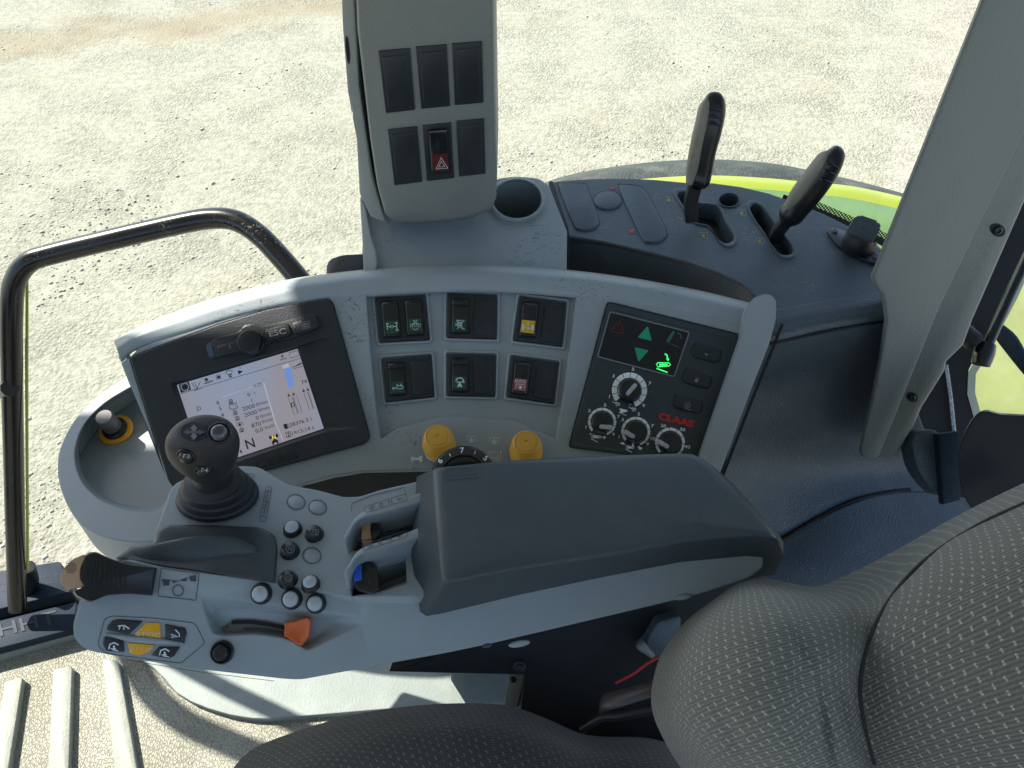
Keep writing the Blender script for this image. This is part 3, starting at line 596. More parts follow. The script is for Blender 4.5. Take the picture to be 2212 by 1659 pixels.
MODS = [
 ([(165, 228), (575, 205), (612, 575), (205, 598)], [([(214, 266), (346, 258), (376, 545), (238, 553)], [(245, 425), (352, 418), (362, 522), (254, 530)], 'green', False), ([(412, 254), (544, 246), (568, 530), (434, 538)], [(440, 408), (544, 402), (558, 508), (450, 514)], 'green', False)], None),
 ([(770, 192), (1175, 206), (1170, 570), (766, 555)], [([(806, 240), (942, 244), (940, 520), (805, 516)], [(816, 408), (922, 408), (922, 504), (816, 500)], 'green', True)], [(990, 240), (1150, 248), (1148, 548), (990, 545)]),
 ([(1372, 215), (1755, 268), (1718, 632), (1320, 580)], [([(1396, 268), (1526, 280), (1498, 552), (1366, 540)], [(1387, 412), (1498, 424), (1486, 528), (1374, 514)], 'yl', False)], [(1580, 300), (1736, 322), (1706, 608), (1548, 585)]),
 ([(220, 738), (625, 706), (650, 1050), (258, 1095)], [([(268, 778), (398, 768), (420, 1028), (290, 1038)], [(300, 932), (400, 925), (408, 1012), (306, 1022)], 'green', True)], [(456, 762), (602, 748), (622, 1024), (480, 1042)]),
 ([(768, 695), (1165, 705), (1155, 1050), (768, 1040)], [([(806, 738), (940, 741), (936, 1008), (804, 1004)], [(815, 885), (925, 888), (921, 988), (813, 984)], 'green', True)], [(988, 740), (1140, 746), (1134, 1028), (988, 1022)]),
 ([(1302, 714), (1690, 767), (1650, 1110), (1266, 1050)], [([(1332, 764), (1460, 778), (1430, 1033), (1300, 1018)], [(1331, 900), (1431, 912), (1416, 1008), (1318, 994)], 'pink', False)], [(1510, 794), (1668, 820), (1634, 1084), (1478, 1058)]),
]
lenses = []
for q, rk, bk in MODS:
    mod_frame(q); mo = module(z3(q))
    for rq, lq, lm, nt_ in rk: lenses.append(rocker(mo, PR, z3(rq), z3(lq), M[lm], nt_, .0035) + (z3(lq),))
    if bk: blank(mo, z3(bk))
def ic(i, f):
    r, lp, lq = lenses[i]; cx = sum(p[0] for p in lq)/4; cy = sum(p[1] for p in lq)/4; icon(r, lp, lambda bm, pl: f(bm, pl, cx, cy))
W3 = .9
def ic0(bm, pl, cx, cy):
    f = Fr(cx, cy-1, 13, 2)
    for pts in ([(-.85, .5), (-.75, -.5)], [(-.9, .55), (-.5, .45)], [(.75, .6), (.85, -.6)], [(.5, .6), (1, .6)], [(.6, -.6), (1.1, -.6)], [(-.8, 0), (-.2, 0)], [(.25, 0), (.8, 0)]): stroke(bm, pl, f(*pts), W3+.5)
    stroke(bm, pl, f((-.2, .2), (.2, .2), (.2, -.2), (-.2, -.2)), W3, closed=True)
def ic1(bm, pl, cx, cy):
    f = Fr(cx, cy, 12, 2)
    stroke(bm, pl, f((-.35, .9), (-.15, .75), (-.15, .4), (-.6, .1)), W3+.4); stroke(bm, pl, f((.35, .9), (.15, .75), (.15, .4), (.6, .1)), W3+.4)
    stroke(bm, pl, f(*[(math.cos(t)*.55, math.sin(t)*.55-.25) for t in [k*PI/8 for k in range(9, 16)]]), W3)
    for sx in (-1, 1): stroke(bm, pl, f((sx*.5, .25), (sx*.9, .2), (sx*.9, -.3), (sx*.5, -.3)), W3, closed=True)
    stroke(bm, pl, f((-.2, .1), (-.1, .25), (.1, .25), (.2, .1), (.2, -.2), (-.2, -.2)), W3*.8, closed=True)
def ic2(bm, pl, cx, cy):
    f = Fr(cx, cy, 11, -2)
    for pts in ([(-.7, .9), (.9, .75), (.4, .4), (-.3, .5), (-.7, .9)], [(-.5, .6), (-.2, .2)], [(.1, .5), (.2, .2)], [(-.9, .15), (.5, .2)], [(-.9, -.1), (.5, -.05)], [(-.5, -.1), (-.2, -.45), (-.5, -.8)], [(.1, -.1), (.5, -.4), (.4, -.7), (1, -.85)], [(-.2, -.45), (.4, -.45)]): stroke(bm, pl, f(*pts), W3+.3)
def ic3(bm, pl, cx, cy):
    f = Fr(cx, cy, 12, -3)
    for sx in (-1, 1):
        stroke(bm, pl, f((sx*.85, .35), (sx*.85, -.65)), 3.6)
    stroke(bm, pl, f((-.85, -.2), (-.18, -.3)), W3+.3); stroke(bm, pl, f((.85, -.2), (.18, -.3)), W3+.3)
    stroke(bm, pl, f(*[(math.cos(t)*.17, math.sin(t)*.17-.3) for t in [k*PI/4 for k in range(8)]]), W3, closed=True)
    stroke(bm, pl, f((0, .6), (0, .1)), W3); poly(bm, pl, f((-.15, .65), (.15, .65), (0, .95))); poly(bm, pl, f((-.12, .3), (.12, .3), (0, .05)))
def ic4(bm, pl, cx, cy):
    f = Fr(cx, cy+1, 12, 5)
    stroke(bm, pl, f(*[(math.cos(t)*.16-.85, math.sin(t)*.16-.1) for t in [k*PI/4 for k in range(8)]]), W3+.2, closed=True)
    stroke(bm, pl, f((-.68, -.1), (-.2, -.05)), W3+.6); stroke(bm, pl, f((-.2, .25), (.7, .25), (.95, 0), (.7, -.25), (-.2, -.25)), W3+.4, closed=True)
    stroke(bm, pl, f((-.1, .25), (-.1, .6)), W3+.6); stroke(bm, pl, f((.6, .25), (.6, .6)), W3+.6)
def tractor(bm, pl, f, w_):
    poly(bm, pl, f((-.12, .1), (.12, .1), (.16, -.3), (.38, -.45), (.38, -.85), (.18, -.85), (.15, -.65), (-.15, -.65), (-.18, -.85), (-.38, -.85), (-.38, -.45), (-.16, -.3)))
    stroke(bm, pl, f((-.4, .1), (.4, .1)), w_); stroke(bm, pl, f((-.42, -.1), (-.42, .3)), w_*1.5); stroke(bm, pl, f((.42, -.1), (.42, .3)), w_*1.5)
def ic5(bm, pl, cx, cy):
    f = Fr(cx, cy, 12, -1); tractor(bm, pl, f, W3)
    stroke(bm, pl, f(*[(math.cos(t)*.7, math.sin(t)*.65+.2) for t in [k*PI/12 for k in range(0, 13)]]), 2.0); poly(bm, pl, f((.5, .2), (.95, .2), (.7, -.08)))
def gearp(f, r, n=8, k=.25):
    return f(*[(math.cos(t)*r*(1 if (i//2) % 2 else 1-k), math.sin(t)*r*(1 if (i//2) % 2 else 1-k)) for i, t in enumerate([2*PI*j/(4*n) for j in range(4*n)])])
def ic6(bm, pl, cx, cy):
    text(bm, pl, 'AUTO', cx-1, cy-7, 6.6, -7); f = Fr(cx, cy+5, 10, -6)
    stroke(bm, pl, f((-.95, -.2), (-.95, .55), (.95, .55), (.95, -.2)), W3+.2); poly(bm, pl, gearp(Fr(cx, cy+6, 4, 0), 1, 6, .35))
for i, f_ in enumerate((ic0, ic1, ic2, ic3, ic4, ic5, ic6)): ic(i, f_)
# ledge prints
def lprint(f_): bm = BM(); f_(bm); flat('ledge_print', bm, M['white'], sc)
def lp_pto(cx, cy):
    def g_(bm): f = Fr(cx, cy, 10, -2); stroke(bm, PC, f((-1, -.35), (-1, .6), (1, .6), (1, -.35)), 1.2); stroke(bm, PC, gearp(Fr(cx, cy+3, 5.4, 0), 1, 6, .3), 1.2, closed=True); poly(bm, PC, gearp(Fr(cx, cy+3, 2.6, 0), 1, 6, .3))
    return g_
lprint(lp_pto(1018, 948)); lprint(lp_pto(1068, 952))
def _g(bm): f = Fr(1068, 984, 11, 0); stroke(bm, PC, f((-1, .7), (.6, .75), (.7, -.4), (-1, -.45)), 1.2, closed=True); stroke(bm, PC, f((.2, -.8), (1.1, -.75), (1.2, .7)), 1.2); poly(bm, PC, f((1.0, .6), (1.4, .6), (1.2, 1.0)))
lprint(_g)
def _g(bm): f = Fr(901, 991, 12, 0); stroke(bm, PC, f((-.7, .5), (-1, .5), (-1, -.5), (-.7, -.5)), 1.5); poly(bm, PC, gearp(Fr(893, 991, 4, 0), 1, 6, .3)); poly(bm, PC, f((-.3, .25), (.2, .15), (.2, -.15), (-.3, -.25))); poly(bm, PC, f((.2, .2), (.5, .5), (.95, .55), (.95, -.55), (.5, -.5), (.2, -.2)))
lprint(_g)
# yellow push knobs
for cx, cy in ((951, 972), (1136, 985)):
    c0 = PC.at(cx, cy, 0); k = PC.k(cx, cy); ax = (PC.n*1.0+Vector((0, .22, .35))).normalized(); R_ = 36*k
    bm = BM(); lathe(bm, c0, ax, [(R_*.92, 0), (R_*.92, .006), (R_*.80, .0065)], 32, True); kb = obj('knob_collar', bm, M['gloss'], sc)
    bm = BM(); lathe(bm, c0+ax*.0035, ax, [(R_*.965, 0), (R_*.965, .0015)], 32); obj('chrome_band', bm, M['white'], kb)
    bm = BM(); lathe(bm, c0+ax*.007, ax, [(R_*.92, 0), (R_*.99, .0015), (R_*1.0, .006), (R_*.95, .013), (R_*.88, .019), (R_*.80, .0226), (R_*.70, .0238), (R_*.64, .0233), (R_*.60, .0233), (R_*.58, .0238), (R_*.14, .0240), (R_*.12, .0235), (R_*.03, .0235)], 40)
    obj('push_knob', bm, M['yellow'], sc, smooth=30)
# ================================================================== DISPLAY TERMINAL
PM = PC.up(.001)
dt = thing('display_terminal', 'black framed display terminal with a lit white screen behind the joystick', 'display terminal', PC.at(550, 900))
hood = rc(z2([(150, 835), (450, 780), (1185, 560), (1425, 490), (1600, 1060), (1340, 1090), (800, 1275), (600, 1345), (430, 1380)]), 5)
scr = z2([(437, 803), (1187, 577), (1350, 1072), (607, 1322)])
hin = rc(z2([(420, 800), (1195, 565), (1362, 1080), (600, 1340)]), 3)
mon2 = shr(monh, .992)
bm = BM(); plate(bm, mon2, PC, .004, .014, [(rc(z2([(400, 790), (1185, 560), (1430, 488), (1590, 1065), (1362, 1092), (590, 1358)]), 4), .006, rc(z2([(432, 798), (1190, 570), (1210, 568), (1368, 1066), (1358, 1078), (604, 1328)]), 2))])
obj('housing', bm, M['bezel'], dt)
PS2 = PC.up(-.0012)
bm = BM(); prism(bm, scr, PS2, 0, .001)
scm = bpy.data.materials.new('lit lcd'); scm.use_nodes = True; b = scm.node_tree.nodes['Principled BSDF']; b.inputs['Base Color'].default_value = (.12, .12, .13, 1); b.inputs['Roughness'].default_value = .25
_N = scm.node_tree.nodes; _L = scm.node_tree.links; _g = _N.new('ShaderNodeNewGeometry'); _n = _N.new('ShaderNodeTexNoise'); _n.inputs['Scale'].default_value = 9; _n.inputs['Detail'].default_value = 1; _L.new(_g.outputs['Position'], _n.inputs[0])
_r = _N.new('ShaderNodeValToRGB'); _r.color_ramp.elements[0].position = .38; _r.color_ramp.elements[0].color = (.37, .34, .38, 1); _r.color_ramp.elements[1].position = .62; _r.color_ramp.elements[1].color = (.31, .39, .56, 1); _L.new(_n.outputs[0], _r.inputs[0]); _L.new(_r.outputs[0], b.inputs['Emission Color']); b.inputs['Emission Strength'].default_value = .26
screen = obj('screen', bm, scm, dt)
INK = mat('lcd ink', (.02, .025, .05), .3); LB = mat('lcd blue', (.05, .16, .5), .3, emis=(.07, .2, .55), es=.4); LG = mat('lcd grey', (.2, .2, .22), .3, emis=(.25, .26, .3), es=.5); LY = mat('lcd yellow', (.6, .45, .02), .3, emis=(.8, .6, .05), es=.4)
bm = BM(); AN = 16.8
def T(s_, x, y, sz, b=.0, wide=1.15): c = z2([(x, y)])[0]; text(bm, PS2, s_, c[0], c[1], sz*.3472, AN, .0003, 1.0, b, wide)
for a in (('0', 884, 863, 24), ('%', 920, 853, 12), ('1', 903, 900, 24), ('2000', 883, 943, 27), ('0/min.', 968, 915, 21), ('2000', 896, 981, 27), ('0/min.', 982, 950, 21), ('0', 937, 1008, 26), ('0/min.', 994, 988, 21), ('870', 930, 1050, 27), ('0/min.', 1005, 1022, 21), ('0,0', 949, 1084, 27), ('km/h', 1015, 1061, 20), ('6:29', 940, 803, 20), ('D', 574, 950, 27), ('6', 692, 913, 27), ('5', 707, 950, 27), ('4', 721, 991, 27), ('28376.3 l', 1206, 1034, 25), ('1913:14 t', 1218, 1087, 25), ('74', 1228, 784, 25), ('4', 1092, 625, 26)): T(*a)
T('N', 893, 1170, 62, .01, 1.0)
flat('screen_text', bm, INK, screen)
bm = BM(); 
def P2(*p): return z2(list(p))
def st(w_, *p, closed=False): stroke(bm, PS2, P2(*p), w_, .0003, closed)
poly(bm, PS2, P2((448, 802), (512, 783), (525, 832), (462, 852)), .0002)
for off in ((1002, 0), ): pass
st(1.2, (1135, 602), (1187, 588), (1196, 620), (1143, 636), closed=True); st(.9, (462, 856), (1205, 636)); 
st(1.4, (530, 790), (556, 835), (583, 780)); st(1.3, (545, 786), (566, 828)); st(1, (540, 838), (592, 824))
for cx, cy in ((772, 902), (800, 972), (813, 1008), (840, 1080)):
    q = ell(*z2([(cx, cy)])[0], 4.2, 3.8, 0, 12); stroke(bm, PS2, q, 1.3, .0003, True); stroke(bm, PS2, shr(q, .4), 1, .0003, True); st(1.2, (cx-14, cy+17), (cx+15, cy+11))
st(1.6, (762, 925), (808, 912), (815, 945), (782, 955), (765, 948), closed=True); st(1.0, (775, 930), (800, 925), (806, 942))
st(1.2, (812, 1062), (806, 1040), (842, 1032), (850, 1052)); poly(bm, PS2, gearp(Fr(*z2([(828, 1050)])[0], 3.6, 0), 1, 6, .3), .0003)
poly(bm, PS2, P2((815, 712), (848, 716), (822, 738)), .0003); T('i', 829, 695, 22)
st(1.2, (608, 782), (660, 775)); poly(bm, PS2, ell(*z2([(620, 768)])[0], 4, 3, 0, 10), .0003); st(2.0, (606, 795), (636, 786)); st(1.2, (636, 786), (662, 780))
st(1.4, (742, 735), (748, 715), (768, 708), (785, 722)); 
tractor(bm, PS2, Fr(*z2([(767, 738)])[0], 8, 14), 1.4)
st(1.2, (680, 745), (706, 737), (712, 760), (686, 768), closed=True); poly(bm, PS2, P2((685, 749), (703, 743), (708, 758), (690, 763)), .0003)
st(1.5, (1078, 648), (1100, 640)); st(1.2, (1100, 640), (1122, 636)); st(1.2, (1155, 692), (1222, 670)); st(1, (1160, 702), (1224, 684)); st(2, (1180, 684), (1212, 662))
for x0 in (1132, 1160, 1228, 1254):
    dy = -(x0-1132)*.32; st(.8, (x0, 885+dy), (x0+22, 878+dy), (x0+56, 978+dy), (x0+34, 988+dy), closed=True)
for x, y in ((1133, 868), (1163, 860), (1225, 840), (1252, 832)): poly(bm, PS2, ell(*z2([(x, y)])[0], 2.6, 2.4, 0, 10), .0003); st(.8, (x-3, y-8), (x-5, y-18))
st(2.2, (1148, 915), (1164, 911), (1168, 934), (1152, 939), closed=True)
poly(bm, PS2, P2((1098, 1048), (1120, 1042), (1130, 1072), (1108, 1078)), .0003); st(1.2, (1122, 1045), (1134, 1052), (1137, 1066), (1128, 1068))
st(1.4, (1113, 1098), (1140, 1091), (1148, 1122), (1121, 1130), closed=True); poly(bm, PS2, P2((1120, 1102), (1138, 1097), (1132, 1110)), .0003); poly(bm, PS2, P2((1126, 1126), (1142, 1120), (1132, 1110)), .0003)
tractor(bm, PS2, Fr(*z2([(1040, 1128)])[0], 18, 16), 3.0); poly(bm, PS2, P2((835, 1198), (828, 1222), (836, 1222), (834, 1236), (845, 1212), (837, 1214)), .0003)
flat('screen_icons', bm, INK, screen)
bm = BM(); stroke(bm, PS2, gearp(Fr(*z2([(487, 815)])[0], 9.0, 0), 1, 10, .22), 1.6, .0006, True); flat('gear_icon', bm, M['white'], screen)
bm = BM()
for i in range(11):
    y0 = 705+i*10.5; x0 = 1100+i*3.2; x1 = 1146+i*1.6+3*math.sin(i/3); poly(bm, PS2, P2((x0, y0+2), (x1, y0-10), (x1+2, y0-3), (x0+2, y0+9)), .0003)
flat('blue_bar', bm, LB, screen)
bm = BM(); poly(bm, PS2, P2((1090, 682), (1128, 668), (1140, 692), (1098, 702)), .0003); st(3.0, (976, 788), (1048, 1030)); st(2.2, (1048, 1030), (1098, 1150)); st(.8, (716, 880), (975, 792)); flat('grey_bar', bm, LG, screen)
bm = BM(); c = z2([(1041, 1130)])[0]; text(bm, PS2, 'N', c[0], c[1], 8, AN, .0008, 1, .02); flat('yellow_mark', bm, LY, screen)
bm = BM(); c = z2([(1058, 1274)])[0]; text(bm, PC, 'CEBIS', c[0], c[1], 17, 14, .0044, 1, .01, 1.7); flat('embossed_name', bm, M['void'], dt)
PB = PC.up(.004)
bm = BM(); prism(bm, rc(z2([(615, 555), (690, 505), (830, 470), (850, 430), (920, 420), (960, 440), (1290, 357), (1325, 380), (1328, 440), (1190, 500), (990, 545), (960, 600), (900, 612), (850, 600), (700, 632), (640, 640)]), 5), PB, .0014, .002, .0008); obj('button_strip', bm, M['bezel'], dt)
PB2 = PB.up(.0014)
for nm, q in (('button', [(682, 560), (830, 520), (850, 575), (845, 590), (705, 620), (690, 605)]), ('button', [(985, 460), (1130, 420), (1146, 478), (1140, 492), (1000, 530), (992, 520)]), ('button', [(1152, 412), (1300, 374), (1318, 435), (1310, 448), (1175, 484), (1160, 470)])):
    bm = BM(); prism(bm, rc(shr(z2(q), 1.05), 3), PB2, .0003, .0004); w0 = obj('button_gap', bm, M['void'], dt)
    bm = BM(); prism(bm, rc(z2(q), 3), PB2, .0024, .003, .0008); obj(nm, bm, M['dark'], dt)
bm = BM(); prism(bm, rc(z2([(622, 562), (650, 556), (672, 620), (645, 632)]), 3), PB2, .0006, .001); obj('status_lamp', bm, mat('smoked lamp', (.06, .10, .15), .2), dt)
bm = BM(); c = z2([(905, 530)])[0]; kk = PC.k(*c)
lathe(bm, PC.at(c[0], c[1]+6, .005), PC.n, [(27*kk, 0), (27*kk, .002), (25.5*kk, .003), (25*kk, .010), (24*kk, .0115), (22*kk, .012), (2*kk, .0118)], 40); obj('rotary_knob', bm, M['black'], dt, smooth=30)
bm = BM(); c = z2([(1062, 477)])[0]; text(bm, PB2, 'ESC', c[0], c[1], 13, 12, .0026, 1, .02, 1.35); flat('button_text', bm, mat('worn tan print', (.42, .37, .33), .5), dt)
bm = BM(); c = z2([(766, 561)])[0]; text(bm, PB2, 'i', c[0], c[1], 12, 12, .0026, 1, .01); flat('button_text', bm, M['dim'], dt)
bm = BM(); f = Fr(*z2([(1238, 430)])[0], 10, 12); stroke(bm, PB2, f((-.9, .7), (.9, .7), (.9, -.7), (-.9, -.7)), 1.4, .0026, True)
for q in ([(-.6, .4), (.1, .4), (.1, 0), (-.6, 0)], [(.3, .4), (.65, .4), (.65, 0), (.3, 0)], [(-.65, -.2), (.65, -.2), (.65, -.45), (-.65, -.45)]): poly(bm, PB2, f(*q), .0027)
flat('button_print', bm, M['dim'], dt)
# ================================================================== HITCH CONTROL PANEL
hp = thing('hitch_control_panel', 'anthracite control panel with four white ringed dials and red maker lettering', 'control panel', PC.at(1420, 850))
PH = PC.up(.0035)
bm = BM(); prism(bm, shr(hph, .985), PH, 0, .014, .0022, 3); obj('face_plate', bm, mat('slate panel plastic', (.030, .041, .048), .42, .1, 800, .002), hp)
bm = BM(); stroke(bm, PH, shr(hph, .935), 1.6, .0004, True); flat('panel_border', bm, mat('panel border grey', (.07, .08, .085), .4), hp)
bm = BM(); fr_o = rc(z4([(598, 322), (1215, 482), (1095, 828), (500, 672)]), 5)
prism(bm, fr_o, PH, .0006, .001); dw = obj('display_window', bm, M['silk'], hp)
bm = BM(); stroke(bm, PH, fr_o, 2.6, .0008, True); flat('window_border', bm, M['dim'], dw)
def rt(cx, cy, s_, ang, r=.22):
    f = Fr(*z4([(cx, cy)])[0], s_, ang); return rc(f((0, 1), (.95, -.75), (-.95, -.75)), s_*r)
bm = BM(); poly(bm, PH, rt(876, 492, 17, -13), .001); poly(bm, PH, rt(832, 655, 17, 167), .001); flat('arrow_mark', bm, M['greenp'], dw)
bm = BM(); stroke(bm, PH, rt(662, 446, 15, -13), 2.4, .001, True); c = z4([(662, 448)])[0]; text(bm, PH, '!', c[0], c[1], 13, -13, .001); flat('warning_mark', bm, M['redd'], dw)
bm = BM(); c = z4([(1072, 618)])[0]; text(bm, PH, 'STOP', c[0], c[1], 8, -14, .001, 1, .0, 1.3); flat('stop_mark', bm, mat('unlit red print', (.04, .008, .014), .4), dw)
def hitch(bm, pl, f, w_, h):
    pts = f((-1, .25), (-.8, .45), (.85, .35), (1, .15), (.85, -.05), (-.8, -.15)); stroke(bm, pl, pts, w_, h, True); poly(bm, pl, f((-.6, .3), (.6, .22), (.6, .02), (-.6, 0)), h); stroke(bm, pl, f((-1.0, -.35), (.55, -1.0)), w_*1.2, h)
bm = BM(); f = Fr(*z4([(1012, 742)])[0], 15, 2); hitch(bm, PH, f, 2.2, .001); stroke(bm, PH, f((.25, 1.7), (.55, 1.5), (.65, .9)), 3.0, .001); poly(bm, PH, f((.4, 1.0), (.9, .95), (.68, .6)), .001); flat('lit_mark', bm, M['glow'], dw)
bm = BM(); f = Fr(*z4([(1075, 520)])[0], 14, 58); poly(bm, PH, f((-1, .25), (-.8, .4), (.85, .35), (1, .15), (.85, -.05), (-.8, -.15)), .001); f = Fr(*z4([(1085, 560)])[0], 14, -14); stroke(bm, PH, f((-1, -.2), (1, -.55)), 1.4, .001); stroke(bm, PH, f((.3, 1.6), (.9, 1.4), (1.1, .8)), 2.2, .001); flat('hitch_mark', bm, M['greend'], dw)
def dial(cx, cy, ro, ri, a0, a1, nseg, pa, pb, labels, kr):
    c = z4([(cx, cy)])[0]; ro *= .2778; ri *= .2778; kr *= .2778; k = PH.k(*c)
    bm = BM(); w_ = (a1-a0)/nseg
    for i in range(nseg):
        s0, s1 = a0+w_*(i+.04), a0+w_*(i+.96); rr0 = ri
        q = [(c[0]+math.cos(math.radians(s0+(s1-s0)*j/4))*ro, c[1]-math.sin(math.radians(s0+(s1-s0)*j/4))*ro) for j in range(5)] + [(c[0]+math.cos(math.radians(s0+(s1-s0)*j/4))*rr0, c[1]-math.sin(math.radians(s0+(s1-s0)*j/4))*rr0) for j in range(4, -1, -1)]
        poly(bm, PH, q, .0005)
    ring_ = flat('dial_ring', bm, M['dial'], hp)
    for s_, ang in labels:
        bm = BM(); text(bm, PH, s_, c[0]+math.cos(math.radians(ang))*ro*1.20, c[1]-math.sin(math.radians(ang))*ro*1.20, 7.2, -10, .0005, 1, .01, 1.3); flat('dial_number', bm, M['dial'], ring_)
    base = PH.at(c[0]-.5, c[1]+3, 0); bm = BM()
    lathe(bm, base, PH.n, [(kr*1.06*k, 0), (kr*1.04*k, .003), (kr*.96*k, .004), (kr*.93*k, .0095), (kr*.86*k, .011), (kr*.1*k, .0112)], 36); kn = obj('dial_knob', bm, M['gloss'], hp, smooth=30)
    pq, pp = z4([pa])[0], z4([pb])[0]; v = Vector(pp)-Vector(pq); v.normalize(); nn = Vector((-v.y, v.x))*4.6
    P_ = Vector(pq); Q_ = Vector(pp); pts = [P_+nn-v*0, P_+nn*.8-v*3.5, P_-v*5, P_-nn*.8-v*3.5, P_-nn, Q_-nn, Q_-nn*.6+v*3, Q_+nn*.6+v*3, Q_+nn]
    bm = BM(); prism(bm, [tuple(p) for p in pts], PH, .0125, .003, .0008); obj('pointer', bm, M['whitep'], kn)
N9 = [('1', 198), ('3', 139), ('5', 80), ('7', 18), ('9', -48)]
dial(748, 932, 137, 96, 220, -72, 11, (738, 955), (795, 890), N9, 88)
dial(535, 1180, 110, 90, 222, -70, 11, (532, 1215), (608, 1220), N9, 82)
dial(797, 1253, 113, 92, 222, -72, 11, (775, 1290), (715, 1252), N9, 84)
dial(1063, 1340, 116, 94, 225, -72, 9, (1040, 1368), (980, 1330), [('10', 168), ('20', 112), ('30', 46), ('40', -14)], 88)
bm = BM(); c = z4([(1110, 1168)])[0]; text(bm, PH, 'CLAAS', c[0], c[1], 14.5, -13.5, .0006, 1, .06, 1.32); flat('maker_lettering', bm, M['red'], hp)

def dsym(): flat('dial_symbol', bm, M['dial'], hp)
for cx, cy in ((645, 1035), (770, 1075)):
    bm = BM()
    f = Fr(*z4([(cx, cy)])[0], 9, -15); stroke(bm, PH, f((-1, .9), (-.5, .9), (-1, .1), (1, -.3)), 1.0, .0005); stroke(bm, PH, f((-.5, .05), (1, .0)), 1.0, .0005); stroke(bm, PH, f((-.2, .3), (.9, .2)), 1.0, .0005); stroke(bm, PH, f((0, -.4), (.3, -.6), (.6, -.4)), 1.2, .0005); dsym()
bm = BM(); f = Fr(*z4([(698, 1098)])[0], 9, -12); poly(bm, PH, f((-1, .6), (1, .5), (.9, .1), (-.5, -.5)), .0005); stroke(bm, PH, f((-1, -.4), (1, -.8)), 1.2, .0005); dsym()
bm = BM(); f = Fr(*z4([(485, 1300)])[0], 10, -4); hitch(bm, PH, f, 1.1, .0005); c = z4([(527, 1303)])[0]; text(bm, PH, '+', c[0]+7, c[1], 11, 0, .0005, 1, .02); text(bm, PH, 'T', c[0], c[1], 6, 0, .0005); c = z4([(444, 1268)])[0]; text(bm, PH, '-', c[0], c[1], 11, -12, .0005, 1, .02); dsym()
bm = BM(); f = Fr(*z4([(752, 1382)])[0], 9, -6); hitch(bm, PH, f, 1.3, .0005); poly(bm, PH, f((.2, 1.6), (.8, 1.1), (1, .2), (.5, .4)), .0005); dsym()
bm = BM(); f = Fr(*z4([(828, 1385)])[0], 6, -20); poly(bm, PH, f((-1, .3), (-.5, .8), (0, .5), (.9, .5), (.6, 0), (1, -.6), (.4, -.2), (-.3, -.7), (-.3, -.1)), .0005); f = Fr(*z4([(695, 1348)])[0], 6, -20); poly(bm, PH, f((-1, -.3), (-.4, .4), (.3, .5), (1, -.1), (.6, -.3)), .0005); dsym()

for q, kd in (([(1262, 562), (1462, 625), (1448, 705), (1420, 716), (1245, 668), (1232, 630)], 0), ([(1190, 766), (1386, 832), (1375, 905), (1345, 918), (1170, 865), (1160, 830)], 1), ([(1112, 968), (1315, 1025), (1305, 1098), (1275, 1115), (1098, 1060), (1090, 1035)], 2)):
    bm = BM(); prism(bm, rc(shr(z4(q), 1.06), 4), PH, .0003, .0006); obj('button_gap', bm, M['void'], hp)
    bm = BM(); prism(bm, rc(z4(q), 4), PH, .0016, .002, .0008); bt = obj('button', bm, M['bezel'], hp)
    cx = sum(p[0] for p in z4(q))/6; cy = sum(p[1] for p in z4(q))/6; bm = BM(); f = Fr(cx, cy+1, 6, -12)
    if kd == 0: poly(bm, PH, f((-.8, .3), (.3, .2), (.8, -.1), (-.2, -.4)), .002)
    elif kd == 1: poly(bm, PH, f((-.7, .4), (.5, .4), (.5, -.7), (-.7, -.7)), .002); stroke(bm, PH, f((-.2, .4), (-.1, .9), (.4, .9), (.6, .5)), 1.2, .002)
    else: stroke(bm, PH, [tuple(p) for p in ell(cx, cy, 6.2, 5.6, 0, 16)], 1.4, .002, True); stroke(bm, PH, ell(cx, cy, 2.0, 1.8, 0, 8), 1.4, .002, True); stroke(bm, PH, f((-.9, -1.2), (1.4, -1.2)), 1.4, .002)
    flat('button_print', bm, M['dim'], bt)

# ================================================================== STORAGE TRAY at the front end
PT = hz(-.665)
tr = thing('storage_tray', 'light grey oval storage tray at the front end of the console', 'tray', PT.at(240, 1010, -.05))
to = sm([(300, 800), (255, 826), (205, 862), (160, 910), (132, 965), (125, 1010), (133, 1060), (160, 1115), (205, 1152), (270, 1169), (340, 1168), (400, 1150), (420, 1060), (400, 930), (350, 830)], 5)
ti = sm([(300, 832), (258, 850), (215, 880), (180, 920), (163, 965), (163, 1005), (180, 1046), (215, 1080), (262, 1100), (310, 1108), (362, 1098), (392, 1040), (380, 930), (345, 850)], 5)
tb = [(p[0]*.90+275*.10, p[1]*.90+985*.10) for p in ti]
bm = BM(); plate(bm, to, PT, 0, .05, [(ti, .04, tb)]); obj('tray_rim', bm, M['lgrey'], tr)
bm = BM(); a = [PT.at(p[0], p[1], -.006) for p in [(q[0]*1.0, q[1]) for q in to]]
cc = sum(a, Vector())/len(a); a2 = [p+(p-cc)*-.004-Vector((0, 0, .03)) for p in a]; lo = [cc+(p-cc)*.72+Vector((.02, .0, -.20)) for p in a]; loft(bm, [a2, [p-Vector((0, 0, .02)) for p in a2], lo], False, True); obj('tray_skirt', bm, M['warm'], tr)
sk = thing('accessory_socket', 'zinc capped power socket with amber ring standing in the grey tray', 'socket', PT.at(253, 925, -.035))
bm = BM(); c0 = PT.at(252, 930, -.036); ax = Vector((.0, -.25, 1)).normalized()
kk = PT.k(250, 925); lathe(bm, c0, ax, [(37*kk, 0), (37*kk, .003), (33*kk, .004), (25*kk, .004)], 36); obj('amber_ring', bm, M['ring'], sk)
bm = BM(); lathe(bm, c0+ax*.003, ax, [(27*kk, 0), (27*kk, .004), (22*kk, .006), (22*kk, .009)], 32); obj('collar', bm, M['black'], sk)
